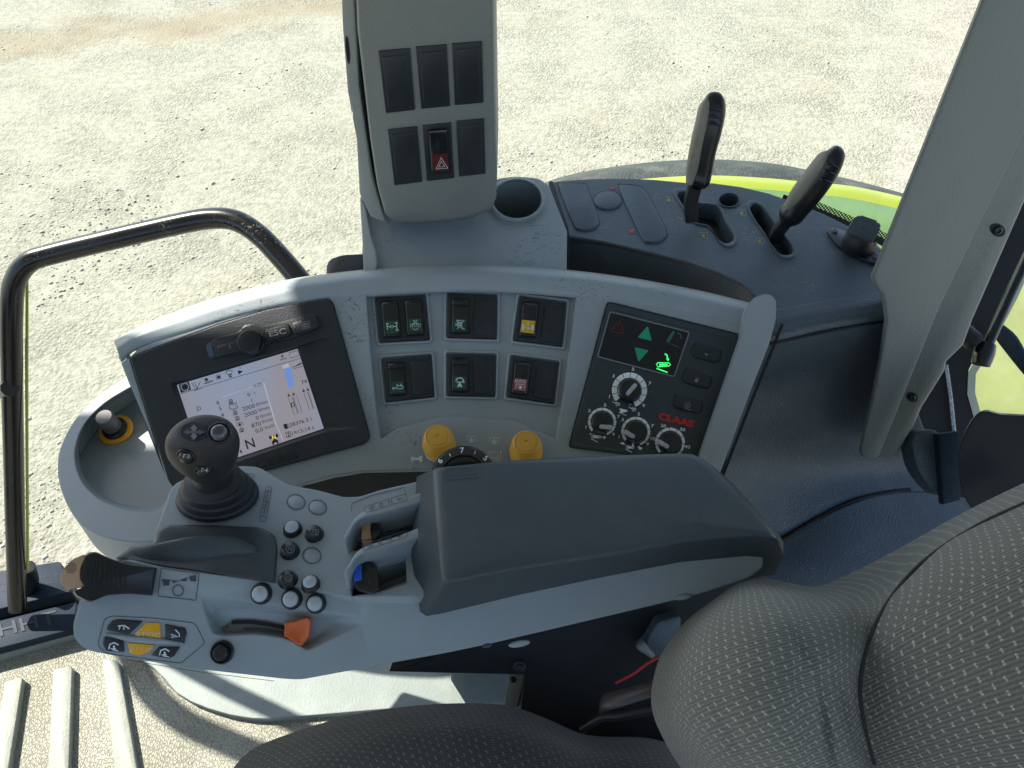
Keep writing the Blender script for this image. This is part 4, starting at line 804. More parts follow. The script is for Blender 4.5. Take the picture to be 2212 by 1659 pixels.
bm = BM(); lathe(bm, c0+ax*.009, ax, [(20*kk, 0), (20*kk, .005), (16*kk, .006), (16.5*kk, .012), (19.5*kk, .0125), (19.5*kk, .023), (17*kk, .026), (3*kk, .026)], 32); obj('metal_cap', bm, M['metal'], sk, smooth=30)

# ================================================================== SWITCH PILLAR
PP = Pl(CAM+Vector((0, .76, 0)), n=Vector((0, -1, 0)))
sp = thing('switch_pillar', 'grey window pillar with six dark switch blanks one of them red hazard', 'pillar', CAM+Vector((-.1, .8, -.5)))
bm = BM()
face = [(768, -60), (772, 60), (786, 180), (800, 300), (815, 400), (832, 462), (852, 480), (880, 484), (960, 480), (1020, 470), (1062, 450), (1072, 425), (1074, 380), (1071, 200), (1067, -60)]
fo = [PP.at(*p) for p in face]
inn = [PP.at(*((p[0]-925)*.965+925, (p[1] if p[1] < 300 else (p[1]-300)*.95+300)), .006) for p in face]
def back(p, dx=0): return p + Vector((dx, .11, 0))
mid = [p+Vector((0, .012, 0)) for p in fo]
bk = [p + Vector((-.012 if p.x < -.1 else .0, .11, .0)) for p in fo]
loft(bm, [bk, mid, fo, inn]); obj('pillar_cover', bm, M['pgrey'], sp, smooth=65)
bm = BM(); sidep = [(735, -60), (741, 60), (752, 200), (757, 240), (768, 250), (771, 300), (776, 420), (800, 470), (840, 485), (800, 380), (775, 180), (768, -60)]
PP2 = PP.up(-.02); prism(bm, [(p[0], p[1]) for p in sidep], PP2, 0, .09, .003); obj('pillar_side', bm, M['warm'], sp)
bm = BM(); poly(bm, PP2, ell(751, 108, 4.2, 31, math.radians(-5), 18), .0005); flat('clip_hole', bm, M['void'], sp)
bm = BM(); prism(bm, sm([(772, 240), (782, 420), (784, 570), (792, 600), (1010, 600), (1010, 300), (800, 240)], 3), PP.up(-.06), 0, .05, .006); obj('inner_post', bm, M['pgrey'], sp)
PZ = PP.up(.006)
QS = [([(340, 298), (522, 283), (553, 642), (384, 662)], 0), ([(558, 275), (738, 260), (758, 620), (590, 637)], 0), ([(770, 255), (945, 242), (953, 600), (786, 615)], 0), ([(395, 757), (565, 739), (595, 1062), (434, 1083)], 0), ([(597, 733), (763, 717), (783, 1040), (623, 1058)], 1), ([(794, 708), (957, 693), (966, 1014), (812, 1032)], 0)]
for q, hz_ in QS:
    bm = BM(); prism(bm, rc(z5(q), 1.5, 2), PZ, .0016, .003, .0005); mo = obj('switch_blank' if not hz_ else 'hazard_switch', bm, M['dark'], sp)
    if not hz_: bm = BM(); prism(bm, rc(shr(z5(q), .80), 1.5, 2), PZ, .0026, .002, .0006); obj('blank_cover', bm, M['bezel'], mo)
q = z5([(632, 766), (738, 757), (762, 1000), (652, 1015)]); lq = z5([(652, 905), (742, 895), (754, 990), (662, 1002)])
r_, lp = rocker(mo if False else bpy.data.objects['hazard_switch'], PZ, q, lq, M['hred'], False, .0016)
bm = BM(); f = Fr(*z5([(709, 955)])[0], 14, 4); stroke(bm, lp, f((0, .95), (.95, -.75), (-.9, -.75)), 1.5, .0005, True); stroke(bm, lp, f((0, .42), (.48, -.48), (-.45, -.48)), 1.5, .0005, True); flat('hazard_triangle', bm, M['white'], r_)
# cup holder base below the pillar
PCu = Pl(W(1117, 470, .935), W(1000, 578, .885), W(1220, 578, .885))
cb = thing('cup_holder_base', 'grey pillar foot with a deep round cup holder beside the lever deck', 'cup holder', PCu.at(1117, 470, -.1))
bo = rc([(786, 440, 10), (900, 440, 4), (1040, 425, 4), (1050, 392, 20), (1110, 380, 24), (1165, 386, 10), (1186, 402, 4), (1205, 450, 4), (1225, 500, 4), (1224, 600, 2), (1100, 598, 2), (900, 600, 2), (792, 608, 2)], 4)
cup = ell(1117, 432, 53, 41, 0, 36)
bm = BM(); plate(bm, bo, PCu, 0, .12, [(cup, .115, [(p[0]*.93+1117*.07, p[1]*.93+440*.07+10) for p in cup])]); obj('base_shell', bm, M['lgreys'], cb)
bm = BM(); L1 = [PCu.at(p[0], p[1], 0) for p in ell(1117, 432, 62, 49, 0, 36)]; L2 = [PCu.at(p[0], p[1], .006) for p in ell(1117, 430, 59, 46, 0, 36)]; L3 = [PCu.at(p[0], p[1], .006) for p in ell(1117, 430, 54, 42, 0, 36)]; L4 = [PCu.at(p[0], p[1], -.01) for p in ell(1117, 432, 51, 39, 0, 36)]
loft(bm, [L1, L2, L3, L4], False, False); obj('cup_rim', bm, M['lgreys'], cb)
bm = BM(); prism(bm, sm([(786, 430), (800, 505), (815, 560), (800, 612), (788, 612), (783, 520), (778, 430)], 3), PCu, .008, .05, .003); obj('corner_post', bm, M['warm'], cb)
gb = thing('black_bracket', 'black rounded bracket tab peeking out left of the pillar foot', 'bracket', W(745, 575, .95))
bm = BM(); prism(bm, rc([(705, 590, 6), (707, 562, 12), (740, 551, 10), (800, 548, 3), (800, 600, 3), (706, 606, 4)], 6), PCu.up(-.02), .0, .03, .003); obj('bracket_tab', bm, M['rubber'], gb)

# ================================================================== LEVER DECK
PD = hz(-.55)
ld = thing('lever_deck', 'blue grey lever deck with two slots and blanked openings behind the console', 'lever deck', PD.at(1500, 500, -.05))
dk = [(1190, 394), (1240, 389), (1300, 386), (1360, 386), (1420, 389), (1480, 395), (1540, 396), (1600, 404), (1660, 418), (1720, 439), (1780, 463), (1840, 493), (1890, 525), (1925, 560), (1940, 640), (1780, 665), (1660, 690), (1632, 640), (1600, 614), (1550, 590), (1480, 566), (1400, 545), (1300, 522), (1218, 508), (1208, 470)]
sl1 = sm([(1464, 424), (1472, 416), (1486, 417), (1500, 430), (1512, 440), (1540, 443), (1556, 452), (1566, 475), (1584, 505), (1583, 520), (1568, 526), (1552, 517), (1540, 498), (1528, 486), (1508, 482), (1494, 470)], 3)
sl2 = sm([(1620, 450), (1630, 441), (1646, 446), (1660, 462), (1690, 505), (1712, 535), (1710, 548), (1692, 551), (1676, 540), (1650, 500), (1632, 475)], 3)
rh = ell(1575, 432, 22, 14, 0, 20)
bm = BM(); plate(bm, dk, PD, 0, .07, [(sl1, .055), (sl2, .055), (rh, .05)]); obj('deck_top', bm, M['deck'], ld)
for pts, nm in ((sl1, 'slot_floor'), (sl2, 'slot_floor'), (rh, 'hole_floor')):
    bm = BM(); prism(bm, shr(pts, .995), PD, -.022, .002); obj(nm, bm, M['void'], ld)
    bm = BM(); n_ = len(pts); loft(bm, [[PD.at(*p, .0002) for p in shr(pts, 1.17)], [PD.at(*p, .0018) for p in shr(pts, 1.10)], [PD.at(*p, .0008) for p in pts], [PD.at(*p, -.004) for p in pts]], False, False); obj('slot_lip', bm, M['deck'], ld)
for pts in (sm(z6([(150, 610), (175, 598), (290, 598), (315, 620), (383, 800), (370, 850), (320, 868), (262, 862), (235, 830)]), 3), ell(*z6([(437, 693)])[0], 30, 19.5, 0, 28), sm(z6([(508, 630), (530, 608), (610, 612), (665, 650), (775, 860), (775, 910), (735, 938), (670, 936), (635, 905)]), 3)):
    bm = BM(); prism(bm, shr(pts, 1.03), PD, .0004, .001); obj('cover_gap', bm, M['void'], ld)
    bm = BM(); prism(bm, pts, PD, .0022, .004, .0008); obj('slot_cover', bm, M['deck'], ld)
bm = BM()
for cx, cy, s_, tx in ((795, 690, 8, ''), (1222, 768, 9, ''), (998, 900, 9, ''), (1328, 932, 9, '')):
    c = z6([(cx, cy)])[0]; f = Fr(c[0], c[1], s_, -3); stroke(bm, PD, f((-1, -.2), (-1, .6), (1, .6), (1, -.2)), 1.2, .0006); poly(bm, PD, gearp(Fr(c[0], c[1]+1, 4, 0), 1, 6, .3), .0006)
for s_, x, y in (('540/E', 800, 702), ('1000', 1232, 785), ('1000', 1006, 918), ('540', 1340, 948), ('N', 860, 802)):
    c = z6([(x, y)])[0]; text(bm, PD, s_, c[0], c[1], 5.0 if s_ != 'N' else 9, -4, .0006, .8, .0, 1.2)
flat('faded_symbols', bm, M['sticker'], ld)
for x, y, s_ in ((465, 622, 6), (575, 875, 8)): bm = BM(); c = z6([(x, y)])[0]; poly(bm, PD, Fr(c[0], c[1], s_, 0)((-1, .3), (-.4, .5), (-.2, .1), (.3, .7), (1, .4), (.7, -.2), (1, -.7), (.1, -.4), (-.5, -.9), (-.6, -.2)), .0006); flat('animal_symbol', bm, M['stickr'], ld)
# wall down into the trough
bm = BM()
tp = [(1222, 508), (1300, 520), (1400, 543), (1480, 564), (1550, 588), (1600, 612), (1634, 642)]
bt_ = [(1226, 590), (1300, 600), (1400, 615), (1480, 630), (1550, 645), (1590, 655), (1618, 672)]
patch(bm, [[tuple(PD.at(*p, .0005)) for p in tp], [tuple(PD.at(p[0]+1, p[1]+9, -.004)) for p in tp], [tuple(PD.at((p[0]+q_[0])/2, (p[1]+q_[1])/2+4, -.035)) for p, q_ in zip(tp, bt_)], [tuple(PD.at(q_[0], q_[1]+4, -.06)) for q_ in bt_], [tuple(PD.at(q_[0], q_[1]+45, -.07)) for q_ in bt_]], .004, 4, world=True)
obj('trough_wall', bm, mat('dark brown grey trough plastic', (.036, .037, .038), .4, .4, 500, 0, var=.12, dust=.15), ld)
bm = BM(); sweep(bm, [tuple(PD.at(1190, 396, .001)), tuple(PD.at(1204, 440, .002)), tuple(PD.at(1222, 495, .002)), tuple(PD.at(1226, 540, -.01)), tuple(PD.at(1226, 600, -.03))], .0035, 8, 4, world=True); obj('rubber_seam', bm, M['void'], ld)
# liner that drops down to the floor behind the armrest
ln = thing('fender_liner', 'blue grey moulded fender liner falling away behind the armrest', 'fender liner', W(1750, 1000, 1.1))
def dd_(x, y, h): return (x, y, (PD.at(x, y, h)-CAM).dot(FV))
G = [[dd_(1600, 682, .001), dd_(1680, 668, .001), dd_(1790, 648, .001), dd_(1960, 620, .001)],
     [dd_(1620, 716, -.001), dd_(1690, 700, -.001), dd_(1795, 680, -.001), dd_(1960, 652, -.001)],
     [dd_(1640, 752, -.016), dd_(1700, 738, -.016), dd_(1800, 716, -.016), dd_(1960, 690, -.016)],
     [(1610, 830, .925), (1690, 815, .93), (1800, 800, .935), (1960, 785, .94)],
     [(1565, 920, .965), (1680, 900, .975), (1800, 890, .985), (1980, 880, 1.0)],
     [(1520, 1040, 1.0), (1660, 1010, 1.04), (1820, 1000, 1.07), (2020, 990, 1.10)],
     [(1540, 1248, 1.025), (1690, 1168, 1.047), (1835, 1089, 1.067), (2050, 1058, 1.10)]]
bm = BM(); patch(bm, G, .01, 6); lnr = obj('upper_skin', bm, M['liner'], ln)
G2 = [[(1560, 1235, 1.02), (1700, 1163, 1.045), (1830, 1092, 1.06), (1960, 1062, 1.085), (2120, 1080, 1.1)],
      [(1580, 1300, 1.0), (1740, 1240, 1.02), (1880, 1190, 1.04), (2020, 1160, 1.06), (2180, 1160, 1.08)],
      [(1600, 1420, 1.0), (1760, 1360, 1.0), (1920, 1320, 1.02), (2100, 1300, 1.04), (2250, 1300, 1.05)]]
bm = BM(); patch(bm, G2, .01, 5); obj('lower_skin', bm, M['liner'], ln)
bm = BM(); sweep(bm, [(1585, 1225, 1.02), (1700, 1160, 1.045), (1760, 1124, 1.055), (1830, 1088, 1.065), (1890, 1070, 1.075), (1965, 1058, 1.09)], .0035, 8, 4); obj('lower_seam', bm, M['void'], ln)
bm = BM(); patch(bm, [[(1480, 1080, 1.08), (1700, 1080, 1.12), (1900, 1040, 1.14), (2150, 1020, 1.16)], [(1480, 1300, 1.10), (1700, 1280, 1.12), (1900, 1240, 1.14), (2200, 1200, 1.16)]], .01, 3); obj('seam_backing', bm, M['void'], ln)
bm = BM(); sweep(bm, [dd_(1655, 745, -.0105), dd_(1700, 735, -.0125), dd_(1760, 722, -.0125), dd_(1850, 704, -.0125), dd_(1925, 692, -.0125)], .0016, 6, 4); obj('upper_seam', bm, M['void'], ln)

# ================================================================== LEVERS
def lever(label, stem, grip, radii, stripe, slots):
    t = thing('control_lever', label, 'lever', W(*stem[0]), 'black control levers on the deck')
    bm = BM(); sweep(bm, stem, [(.0085, .0065)]*len(stem), 12, 4, side=RV, power=3); obj('lever_stem', bm, M['rubber'], t)
    bm = BM(); sweep(bm, grip, radii, 24, 6, side=RV, power=2.7)
    for (x0, y0, x1, y1) in (): pass
    gr = obj('grip', bm, M['black'], t, smooth=50)
    bm = BM(); sweep(bm, stripe[0], stripe[1], 16, 6, side=RV, power=2.3); obj('grip_lit_side', bm, mat('lit grip side taupe', (.24, .22, .18), .55, .2, 600, 0, var=.15, dust=.4), gr, smooth=60)  # left face of the grip painted lighter, as window light would show it
    for a_, b_ in slots:
        bm = BM(); sweep(bm, [a_, ((a_[0]+b_[0])/2, (a_[1]+b_[1])/2-2, (a_[2]+b_[2])/2-.001), b_], .0012, 6, 3); obj('grip_rib', bm, M['gloss'], gr)
lever('black upright control lever with left side tinted as lit, left one of the two on the deck', [(1494, 476, .965), (1492, 440, .95), (1500, 405, .935)],
      [(1503, 402, .932), (1508, 392, .93), (1514, 370, .925), (1523, 325, .91), (1534, 280, .895), (1541, 240, .885), (1541, 216, .882), (1540, 206, .884)],
      [(.008, .009), (.0130, .013), (.0130, .014), (.0125, .015), (.0130, .015), (.0132, .014), (.0110, .012), (.004, .004)],
      ([(1489, 396, .923), (1496, 360, .915), (1505, 310, .899), (1515, 265, .885), (1522, 230, .878), (1528, 214, .878)], [(.004, .006), (.0068, .010), (.0068, .011), (.0066, .011), (.0058, .009), (.002, .003)]),
      [((1530, 268, .8705), (1556, 272, .8745)), ((1531, 252, .868), (1557, 256, .872)), ((1532, 236, .867), (1556, 240, .871))])
lever('black slanting control lever with its stem leaning right, right one on the deck', [(1672, 520, .97), (1682, 498, .955), (1705, 470, .935)],
      [(1697, 480, .935), (1706, 468, .93), (1722, 448, .922), (1752, 412, .905), (1778, 375, .89), (1796, 345, .88), (1802, 332, .879), (1804, 325, .882)],
      [(.008, .009), (.0135, .013), (.0140, .014), (.0140, .015), (.0140, .015), (.0125, .014), (.0090, .012), (.004, .004)],
      ([(1700, 448, .918), (1722, 418, .905), (1748, 384, .893), (1772, 352, .882), (1782, 336, .878), (1788, 330, .879)], [(.004, .006), (.0068, .010), (.0068, .011), (.0066, .011), (.0055, .009), (.002, .003)]),
      [((1774, 388, .873), (1796, 396, .878)), ((1780, 370, .868), (1804, 378, .873)), ((1785, 354, .866), (1808, 361, .871))])
# ---- socket cap on the deck
sk2 = thing('capped_socket', 'blue grey flip cap socket screwed to the deck by the rear pillar', 'socket', PD.at(1850, 520))
bm = BM(); prism(bm, sm([(1788, 498), (1800, 491), (1830, 500), (1862, 520), (1895, 545), (1905, 562), (1890, 568), (1850, 552), (1812, 530)], 3), PD, .004, .006, .0015); obj('base_flange', bm, M['black'], sk2)
bm = BM(); sweep(bm, [tuple(PD.at(1856, 535, .002)), tuple(PD.at(1854, 524, .012)), tuple(PD.at(1860, 512, .019))], [.020, .019, .017], 14, 3, world=True); obj('socket_body', bm, M['rubber'], sk2)
PK = Pl(PD.at(1865, 500, .026), n=Vector((-.1, -.62, .78)))
bm = BM(); prism(bm, rc([(1846, 470, 5), (1858, 464, 5), (1898, 478, 8), (1904, 492, 5), (1884, 526, 8), (1832, 512, 5), (1830, 498, 4)], 5), PK, .004, .007, .003, 3); cp = obj('flip_cap', bm, M['deck'], sk2)
bm = BM(); text(bm, PK, '+ -', 1868, 494, 9, -12, .0044); flat('cap_mark', bm, M['dark'], cp)
for x, y in ((1803, 500), (1893, 556)):
    bm = BM(); lathe(bm, PD.at(x, y, .004), Vector((0, 0, 1)), [(.0035, 0), (.0035, .002), (.0015, .0022), (.0015, .001)], 14); obj('screw', bm, M['metal'], sk2)

# ================================================================== REAR PILLAR
PQ = Pl(W(2110, 0, .66), W(1880, 600, .81), W(2212, 0, .66))
def away(p, t): return p + (p-CAM).normalized()*t
rp_ = thing('rear_pillar', 'broad leather grained grey pillar running down the right edge', 'pillar', PQ.at(1900, 900))
bm = BM(); fa = [(2140, -60), (1880, 597), (1884, 610), (1903, 640), (1910, 690), (1898, 770), (1880, 860), (1855, 972), (1860, 985), (1880, 990), (1898, 985), (2030, 660), (2380, -60)]
bv_ = []
fo = [PQ.at(*p) for p in fa]; inn = [PQ.at(p[0]+(6 if i < 9 else -2), p[1]-(2 if 6 < i < 11 else 0), .004) for i, p in enumerate(fa)]
loft(bm, [[away(p, .05) for p in fo], [away(p, .005) for p in fo], inn]); obj('front_cover', bm, M['pgrey'], rp_, smooth=60)
bm = BM(); PQ2 = PQ.up(-.012); fb = [(2350, -60), (2005, 655), (1880, 975), (1912, 990), (1936, 985), (1975, 915), (1990, 880), (2040, 800), (2044, 780), (2080, 745), (2100, 690), (2212, 435), (2420, -30)]
fo = [PQ2.at(*p) for p in fb]; inn = [PQ2.at(p[0]+(3 if i < 3 else -4), p[1], .003) for i, p in enumerate(fb)]
loft(bm, [[away(p, .05) for p in fo], [away(p, .004) for p in fo], inn]); obj('outer_cover', bm, M['pgrey'], rp_, smooth=60)
for x, y, r_s in ((2155, 497, 16), (1970, 858, 12)):
    bm = BM(); poly(bm, PQ2, ell(x, y, r_s*1.1, r_s*.85, .5, 20), .0034); flat('screw_recess', bm, M['void'], rp_)
    bm = BM(); kk = PQ2.k(x, y); lathe(bm, PQ2.at(x, y, .0034), PQ2.n, [(r_s*.6*kk, 0), (r_s*.6*kk, .002), (r_s*.3*kk, .003), (r_s*.28*kk, .001)], 16); obj('bolt_head', bm, M['black'], rp_)
# ================================================================== rear window frame, strut, etc.
PW_ = Pl(W(2150, 900, 1.25), n=Vector((-.55, -.5, .35)))
rw = thing('rear_window_frame', 'black rear window frame strip with dotted glass edge behind the rear pillar', 'window frame', W(2050, 1000, 1.2))
PX = Pl(W(2100, 700, 1.16), n=-FV)
bm = BM(); prism(bm, [(2300, 200), (2300, 395), (2105, 775), (2092, 800), (2100, 870), (2125, 1090), (2300, 1200), (2300, 1500), (1900, 1250), (1880, 960), (1960, 900), (2040, 700)], PX, 0, .03); obj('frame', bm, M['void'], rw)
bm = BM(); stroke(bm, PX, [(2240, 530), (2190, 640), (2125, 765), (2100, 805), (2098, 850), (2112, 900), (2118, 960)], 17, .001); flat('dotted_border', bm, mat('white dotted print', (.5, .52, .4), .5), rw)
bm = BM(); patch(bm, [[(2040, 790, 1.155), (2050, 860, 1.155), (2060, 960, 1.155)], [(2046, 788, 1.152), (2056, 860, 1.152), (2066, 958, 1.152)]], .004, 3); obj('chipped_edge', bm, mat('speckled bare metal', (.4, .45, .5), .5, var=.7, vs=300), rw)
f2 = thing('rear_deck_panel', 'sunlit pale green body panel seen through the rear window', 'body panel', W(2200, 800, 1.7))
bm = BM(); patch(bm, [[(2040, 480, 2.1), (2200, 480, 2.1), (2500, 480, 2.1)], [(2040, 800, 1.9), (2200, 800, 1.9), (2500, 800, 1.9)], [(2040, 1150, 1.8), (2200, 1150, 1.8), (2500, 1150, 1.8)]], .02, 3); obj('panel', bm, mat('dusty yellow green paint', (.26, .30, .11), .5, var=.15, vs=6, dust=.3), f2)
gs_ = thing('gas_strut', 'black gas strut on a stub bracket beside the rear pillar', 'strut', W(2080, 720, 1.0))
bm = BM(); sweep(bm, [(2046, 692, 1.0), (2066, 706, .99), (2100, 735, .975), (2108, 742, .973)], [.0105, .0125, .0125, .011], 18, 2); obj('stub', bm, M['rubber'], gs_)
bm = BM(); sweep(bm, [(2118, 788, .975), (2126, 762, .975), (2134, 742, .975)], [.011, .0125, .010], 16, 2); obj('ball_joint', bm, M['gloss'], gs_)
bm = BM(); sweep(bm, [(2134, 745, .975), (2180, 640, .97), (2260, 470, .96)], [.0065, .0065, .0065], 14, 2); obj('rod', bm, M['gloss'], gs_)
wp = thing('cable_hose', 'stubby ribbed black hose end outside the rear window', 'hose', W(2190, 750, 1.1))
bm = BM(); sweep(bm, [(2156, 712, 1.13), (2180, 738, 1.12), (2215, 790, 1.10), (2260, 840, 1.1)], [.010, .012, .009, .009], 12, 3); obj('hose', bm, M['sill'], wp)
mr = thing('speaker_housing', 'glossy black rounded housing above the seat back at the right edge', 'speaker', W(2150, 980, .8))
bm = BM(); PMi = Pl(W(2150, 990, .80), n=Vector((-.35, -.62, .7)))
q = sm([(2068, 990), (2076, 950), (2100, 905), (2125, 886), (2160, 892), (2300, 930), (2340, 1200), (2200, 1180), (2110, 1110), (2078, 1060)], 4); loft(bm, [[PMi.at(*p, -.06) for p in q], [PMi.at(*p, -.006) for p in q], [PMi.at(*p, -.002) for p in shr(q, .99)], [PMi.at(*p, 0) for p in shr(q, .97)]]); sh = obj('shell', bm, mat('dark blue black shell', (.016, .021, .030), .22, coat=.3), mr)
bm = BM(); stroke(bm, PMi, sm([(2074, 990), (2082, 953), (2104, 910), (2127, 893), (2160, 899), (2260, 925)], 4, False), 4, .0008); flat('rim_line', bm, M['rubber'], sh)
bx = thing('grey_cover_plate', 'small speckled blue grey plate standing behind the seat back', 'plate', W(2050, 1020, 1.0))
bm = BM(); PY = Pl(W(2050, 1010, .93), n=-FV)
prism(bm, [(2026, 938), (2072, 932), (2075, 1080), (2038, 1090)], PY, 0, .01, .001); obj('plate_face', bm, M['sill'], bx)
bm = BM(); prism(bm, sm([(1972, 945), (2000, 930), (2030, 938), (2036, 1010), (2038, 1070), (2012, 1055), (1982, 1010)], 4), PY, -.012, .03, .006); obj('round_boot', bm, M['liner'], bx)

# ================================================================== ARMREST CONSOLE
PA = hz(-.562)
PW2 = Pl(WZ(341, 1227, -.553), WZ(1640, 1190, -.556), WZ(500, 1455, -.600))
ar = thing('armrest_console', 'grey armrest console with keypad, round buttons and dark padded rest', 'armrest', PA.at(800, 1250, -.06))
deck = rc(z1([(560, 900, 4), (575, 800, 10), (605, 720, 4), (672, 530, 20), (790, 478, 10), (900, 440, 4), (1050, 424, 10), (1160, 428, 16), (1230, 470, 10), (1330, 530, 12), (1500, 562, 8), (1640, 600, 8), (1730, 598, 8), (1850, 560, 6), (2060, 512, 4), (2200, 520, 4), (2200, 1160, 4), (1690, 1162, 4), (1500, 1130, 4), (1250, 1084, 4), (590, 1010, 4), (400, 960, 4)]), 4)
bm = BM(); plate(bm, deck, PA, 0, .045, [(rc(z1([(1678, 860), (1985, 720), (2120, 690), (2125, 800), (1700, 905)]), 1), .03), (rc(z1([(1682, 1045), (1990, 930), (2000, 1085), (1860, 1130), (1690, 1160)]), 1), .03)]); obj('top_deck', bm, M['arm'], ar)
# near wing with slider recess
wing = rc(z1([(400, 954, 4), (590, 995, 2), (1250, 1082, 2), (1510, 1127, 2), (1690, 1158, 10), (1800, 1150, 30), (2050, 1060, 8), (2130, 1040, 6)]) + [(960, 1235, 4), (1630, 1180, 10), (1650, 1206, 18), (1646, 1228, 16), (1610, 1252, 14), (1500, 1286, 6), (1400, 1310, 6), (1060, 1390, 6), (960, 1411, 4), (800, 1440, 4), (715, 1456, 6), (650, 1468, 14), (612, 1466, 6)] + z1([(850, 1575, 8), (420, 1510, 12), (260, 1480, 20), (180, 1462, 14), (118, 1400, 12), (112, 1320, 10), (150, 1180, 14), (190, 1150, 10), (300, 1000, 8)]), 6)
rec_o = rc(z1([(838, 1155, 8), (1000, 1175, 4), (1500, 1245, 4), (1740, 1280, 8), (1750, 1320, 8), (1460, 1460, 14), (1430, 1465, 8), (1330, 1400, 20), (1150, 1375, 20), (960, 1385, 10), (900, 1370, 8), (850, 1230, 8)]), 5)
rec_i = rc(z1([(905, 1250, 8), (1040, 1225, 4), (1400, 1280, 4), (1560, 1300, 8), (1600, 1310, 8), (1450, 1420, 14), (1420, 1425, 8), (1330, 1385, 20), (1150, 1362, 20), (980, 1368, 10), (945, 1355, 8), (900, 1280, 8)]), 5)
bm = BM(); plate(bm, wing, PW2, 0, .024, [(rec_o, .011, rec_i)]); obj('side_wing', bm, M['arm'], ar)
bm = BM(); Wp = [PW2.at(*p, -.024) for p in wing]; cc = PW2.at(900, 1340, -.024)
lp_ = [(p-cc)*.985+cc for p in Wp]; low = [p + Vector((0, .012, -.022)) for p in lp_]; loft(bm, [lp_, low]); obj('lower_shell', bm, M['arm'], ar)
bm = BM(); lipt = [(130, 1460), (200, 1500), (420, 1540), (850, 1608), (1300, 1655), (1400, 1655), (1570, 1625)]
stroke(bm, PW2, z1([(420, 1522), (850, 1592), (1250, 1640)]), 1.2, .0006); flat('shell_seam', bm, M['line'], ar)
for x, y, a_, b_ in ((1122-0, 1393-0, 24, 7), (1052, 1397, 10, 5), (1476, 1292, 20, 6)):
    bm = BM(); pts = ell(x, y-2, a_, b_, -.18, 18); prism(bm, pts, PW2, .0012 if a_ > 12 else .0006, .002, .0005); obj('screw_cap', bm, M['arm'] if a_ > 12 else M['line'], ar)
# dark hand pad
bm = BM(); hpad = rc(z1([(345, 945, 6), (420, 895, 14), (540, 872, 8), (572, 850, 4), (582, 790, 16), (640, 757, 12), (900, 757, 4), (1170, 772, 12), (1255, 815, 18), (1268, 880, 10), (1262, 980, 4), (1252, 1084, 3), (1000, 1048, 4), (590, 990, 4)]), 5)
a = [PA.at(*p, .001) for p in hpad]; b_ = [PA.at(*p, .004) for p in shr(hpad, .985)]; c_ = [PA.at(*p, .005) for p in shr(hpad, .93)]; d_ = [PA.at(*p, .0025) for p in shr(hpad, .6, -8, 0)]
loft(bm, [[p-Vector((0, 0, .01)) for p in a], a, b_, c_, d_]); obj('hand_pad', bm, M['pad'], ar, smooth=50)
bm = BM(); sweep(bm, [tuple(PA.at(*p, .002)) for p in z1([(430, 905), (560, 945), (800, 930), (1000, 900), (1150, 912)])], [(.004, .002), (.012, .0035), (.016, .0040), (.013, .0035), (.004, .002)], 14, 4, world=True); obj('pad_bulge', bm, M['pad'], ar, smooth=80)
# forward mount below the pad
# two fins
for f_, oy in ((0, 0), (1, 206)):
    pts = z1([(1640, 828+oy*1.0), (1676, 770+oy), (1700, 720+oy), (1735, 690+oy), (1800, 665+oy*.97), (1900, 640+oy*.96), (2000, 605+oy*.95), (2142, 555+oy*.95), (2146, 603+oy*.95), (2000, 650+oy*.96), (1880, 682+oy*.97), (1790, 702+oy), (1745, 718+oy), (1708, 748+oy), (1684, 790+oy), (1658, 832+oy)])
    bm = BM(); prism(bm, sm(pts, 2), PA, .022, .030, .0015); obj('guide_fin', bm, M['arm'], ar)
def label_oval(x0, y0, x1, y1, pl, h, wd, ents, sz, ang, parent):
    bm = BM(); a, b = z1([(x0, y0), (x1, y1)]); v = Vector(b)-Vector(a); v.normalize(); n = Vector((-v.y, v.x))*wd/2
    A_, B_ = Vector(a), Vector(b); pts = []
    for k in range(9): t = PI/2+PI*k/8; pts.append(A_ + v*math.cos(t)*wd/2 + n*math.sin(t))
    for k in range(9): t = -PI/2+PI*k/8; pts.append(B_ + v*math.cos(t)*wd/2 + n*math.sin(t))
    stroke(bm, pl, [tuple(p) for p in pts], 1.1, h, True)
    for i, e in enumerate(ents):
        t = (i+.5)/len(ents); c = A_*(1-t)+B_*t
        if e in 'NS': text(bm, pl, e, c.x, c.y, sz, ang, h)
        elif e == 'o': stroke(bm, pl, ell(c.x, c.y, sz*.42, sz*.34, 0, 12), 1.2, h, True); stroke(bm, pl, Fr(c.x, c.y, sz*.5, ang)((-.9, -.8), (1, .8)), .9, h)
        elif e == '8': stroke(bm, pl, ell(c.x-sz*.25, c.y+1, sz*.33, sz*.28, 0, 12), 1.1, h, True); stroke(bm, pl, ell(c.x+sz*.3, c.y-1.5, sz*.33, sz*.28, 0, 12), 1.1, h, True); stroke(bm, pl, Fr(c.x, c.y, sz*.6, ang)((-.6, -.6), (.8, .8)), .9, h)
        else: poly(bm, pl, Fr(c.x, c.y, sz*.5, ang)((-1, .25), (.3, .25), (.3, -.25), (-1, -.25)), h); stroke(bm, pl, Fr(c.x, c.y, sz*.5, ang)((.3, 0), (1.3, 0)), 1.2, h)
    flat('printed_label', bm, M['line'], parent)
label_oval(1775, 668, 1985, 602, PA, .0226, 13, '8oN-', 10, 17, ar)
label_oval(1765, 882, 1985, 812, PA, .0226, 13, '8oN-', 10, 17, ar)
label_oval(1185, 722, 1218, 555, PA, .0005, 13, 'S-NoN8', 9, 80, ar)
label_oval(1030, 474, 1125, 480, PA, .0005, 9, '--', 7, -4, ar)
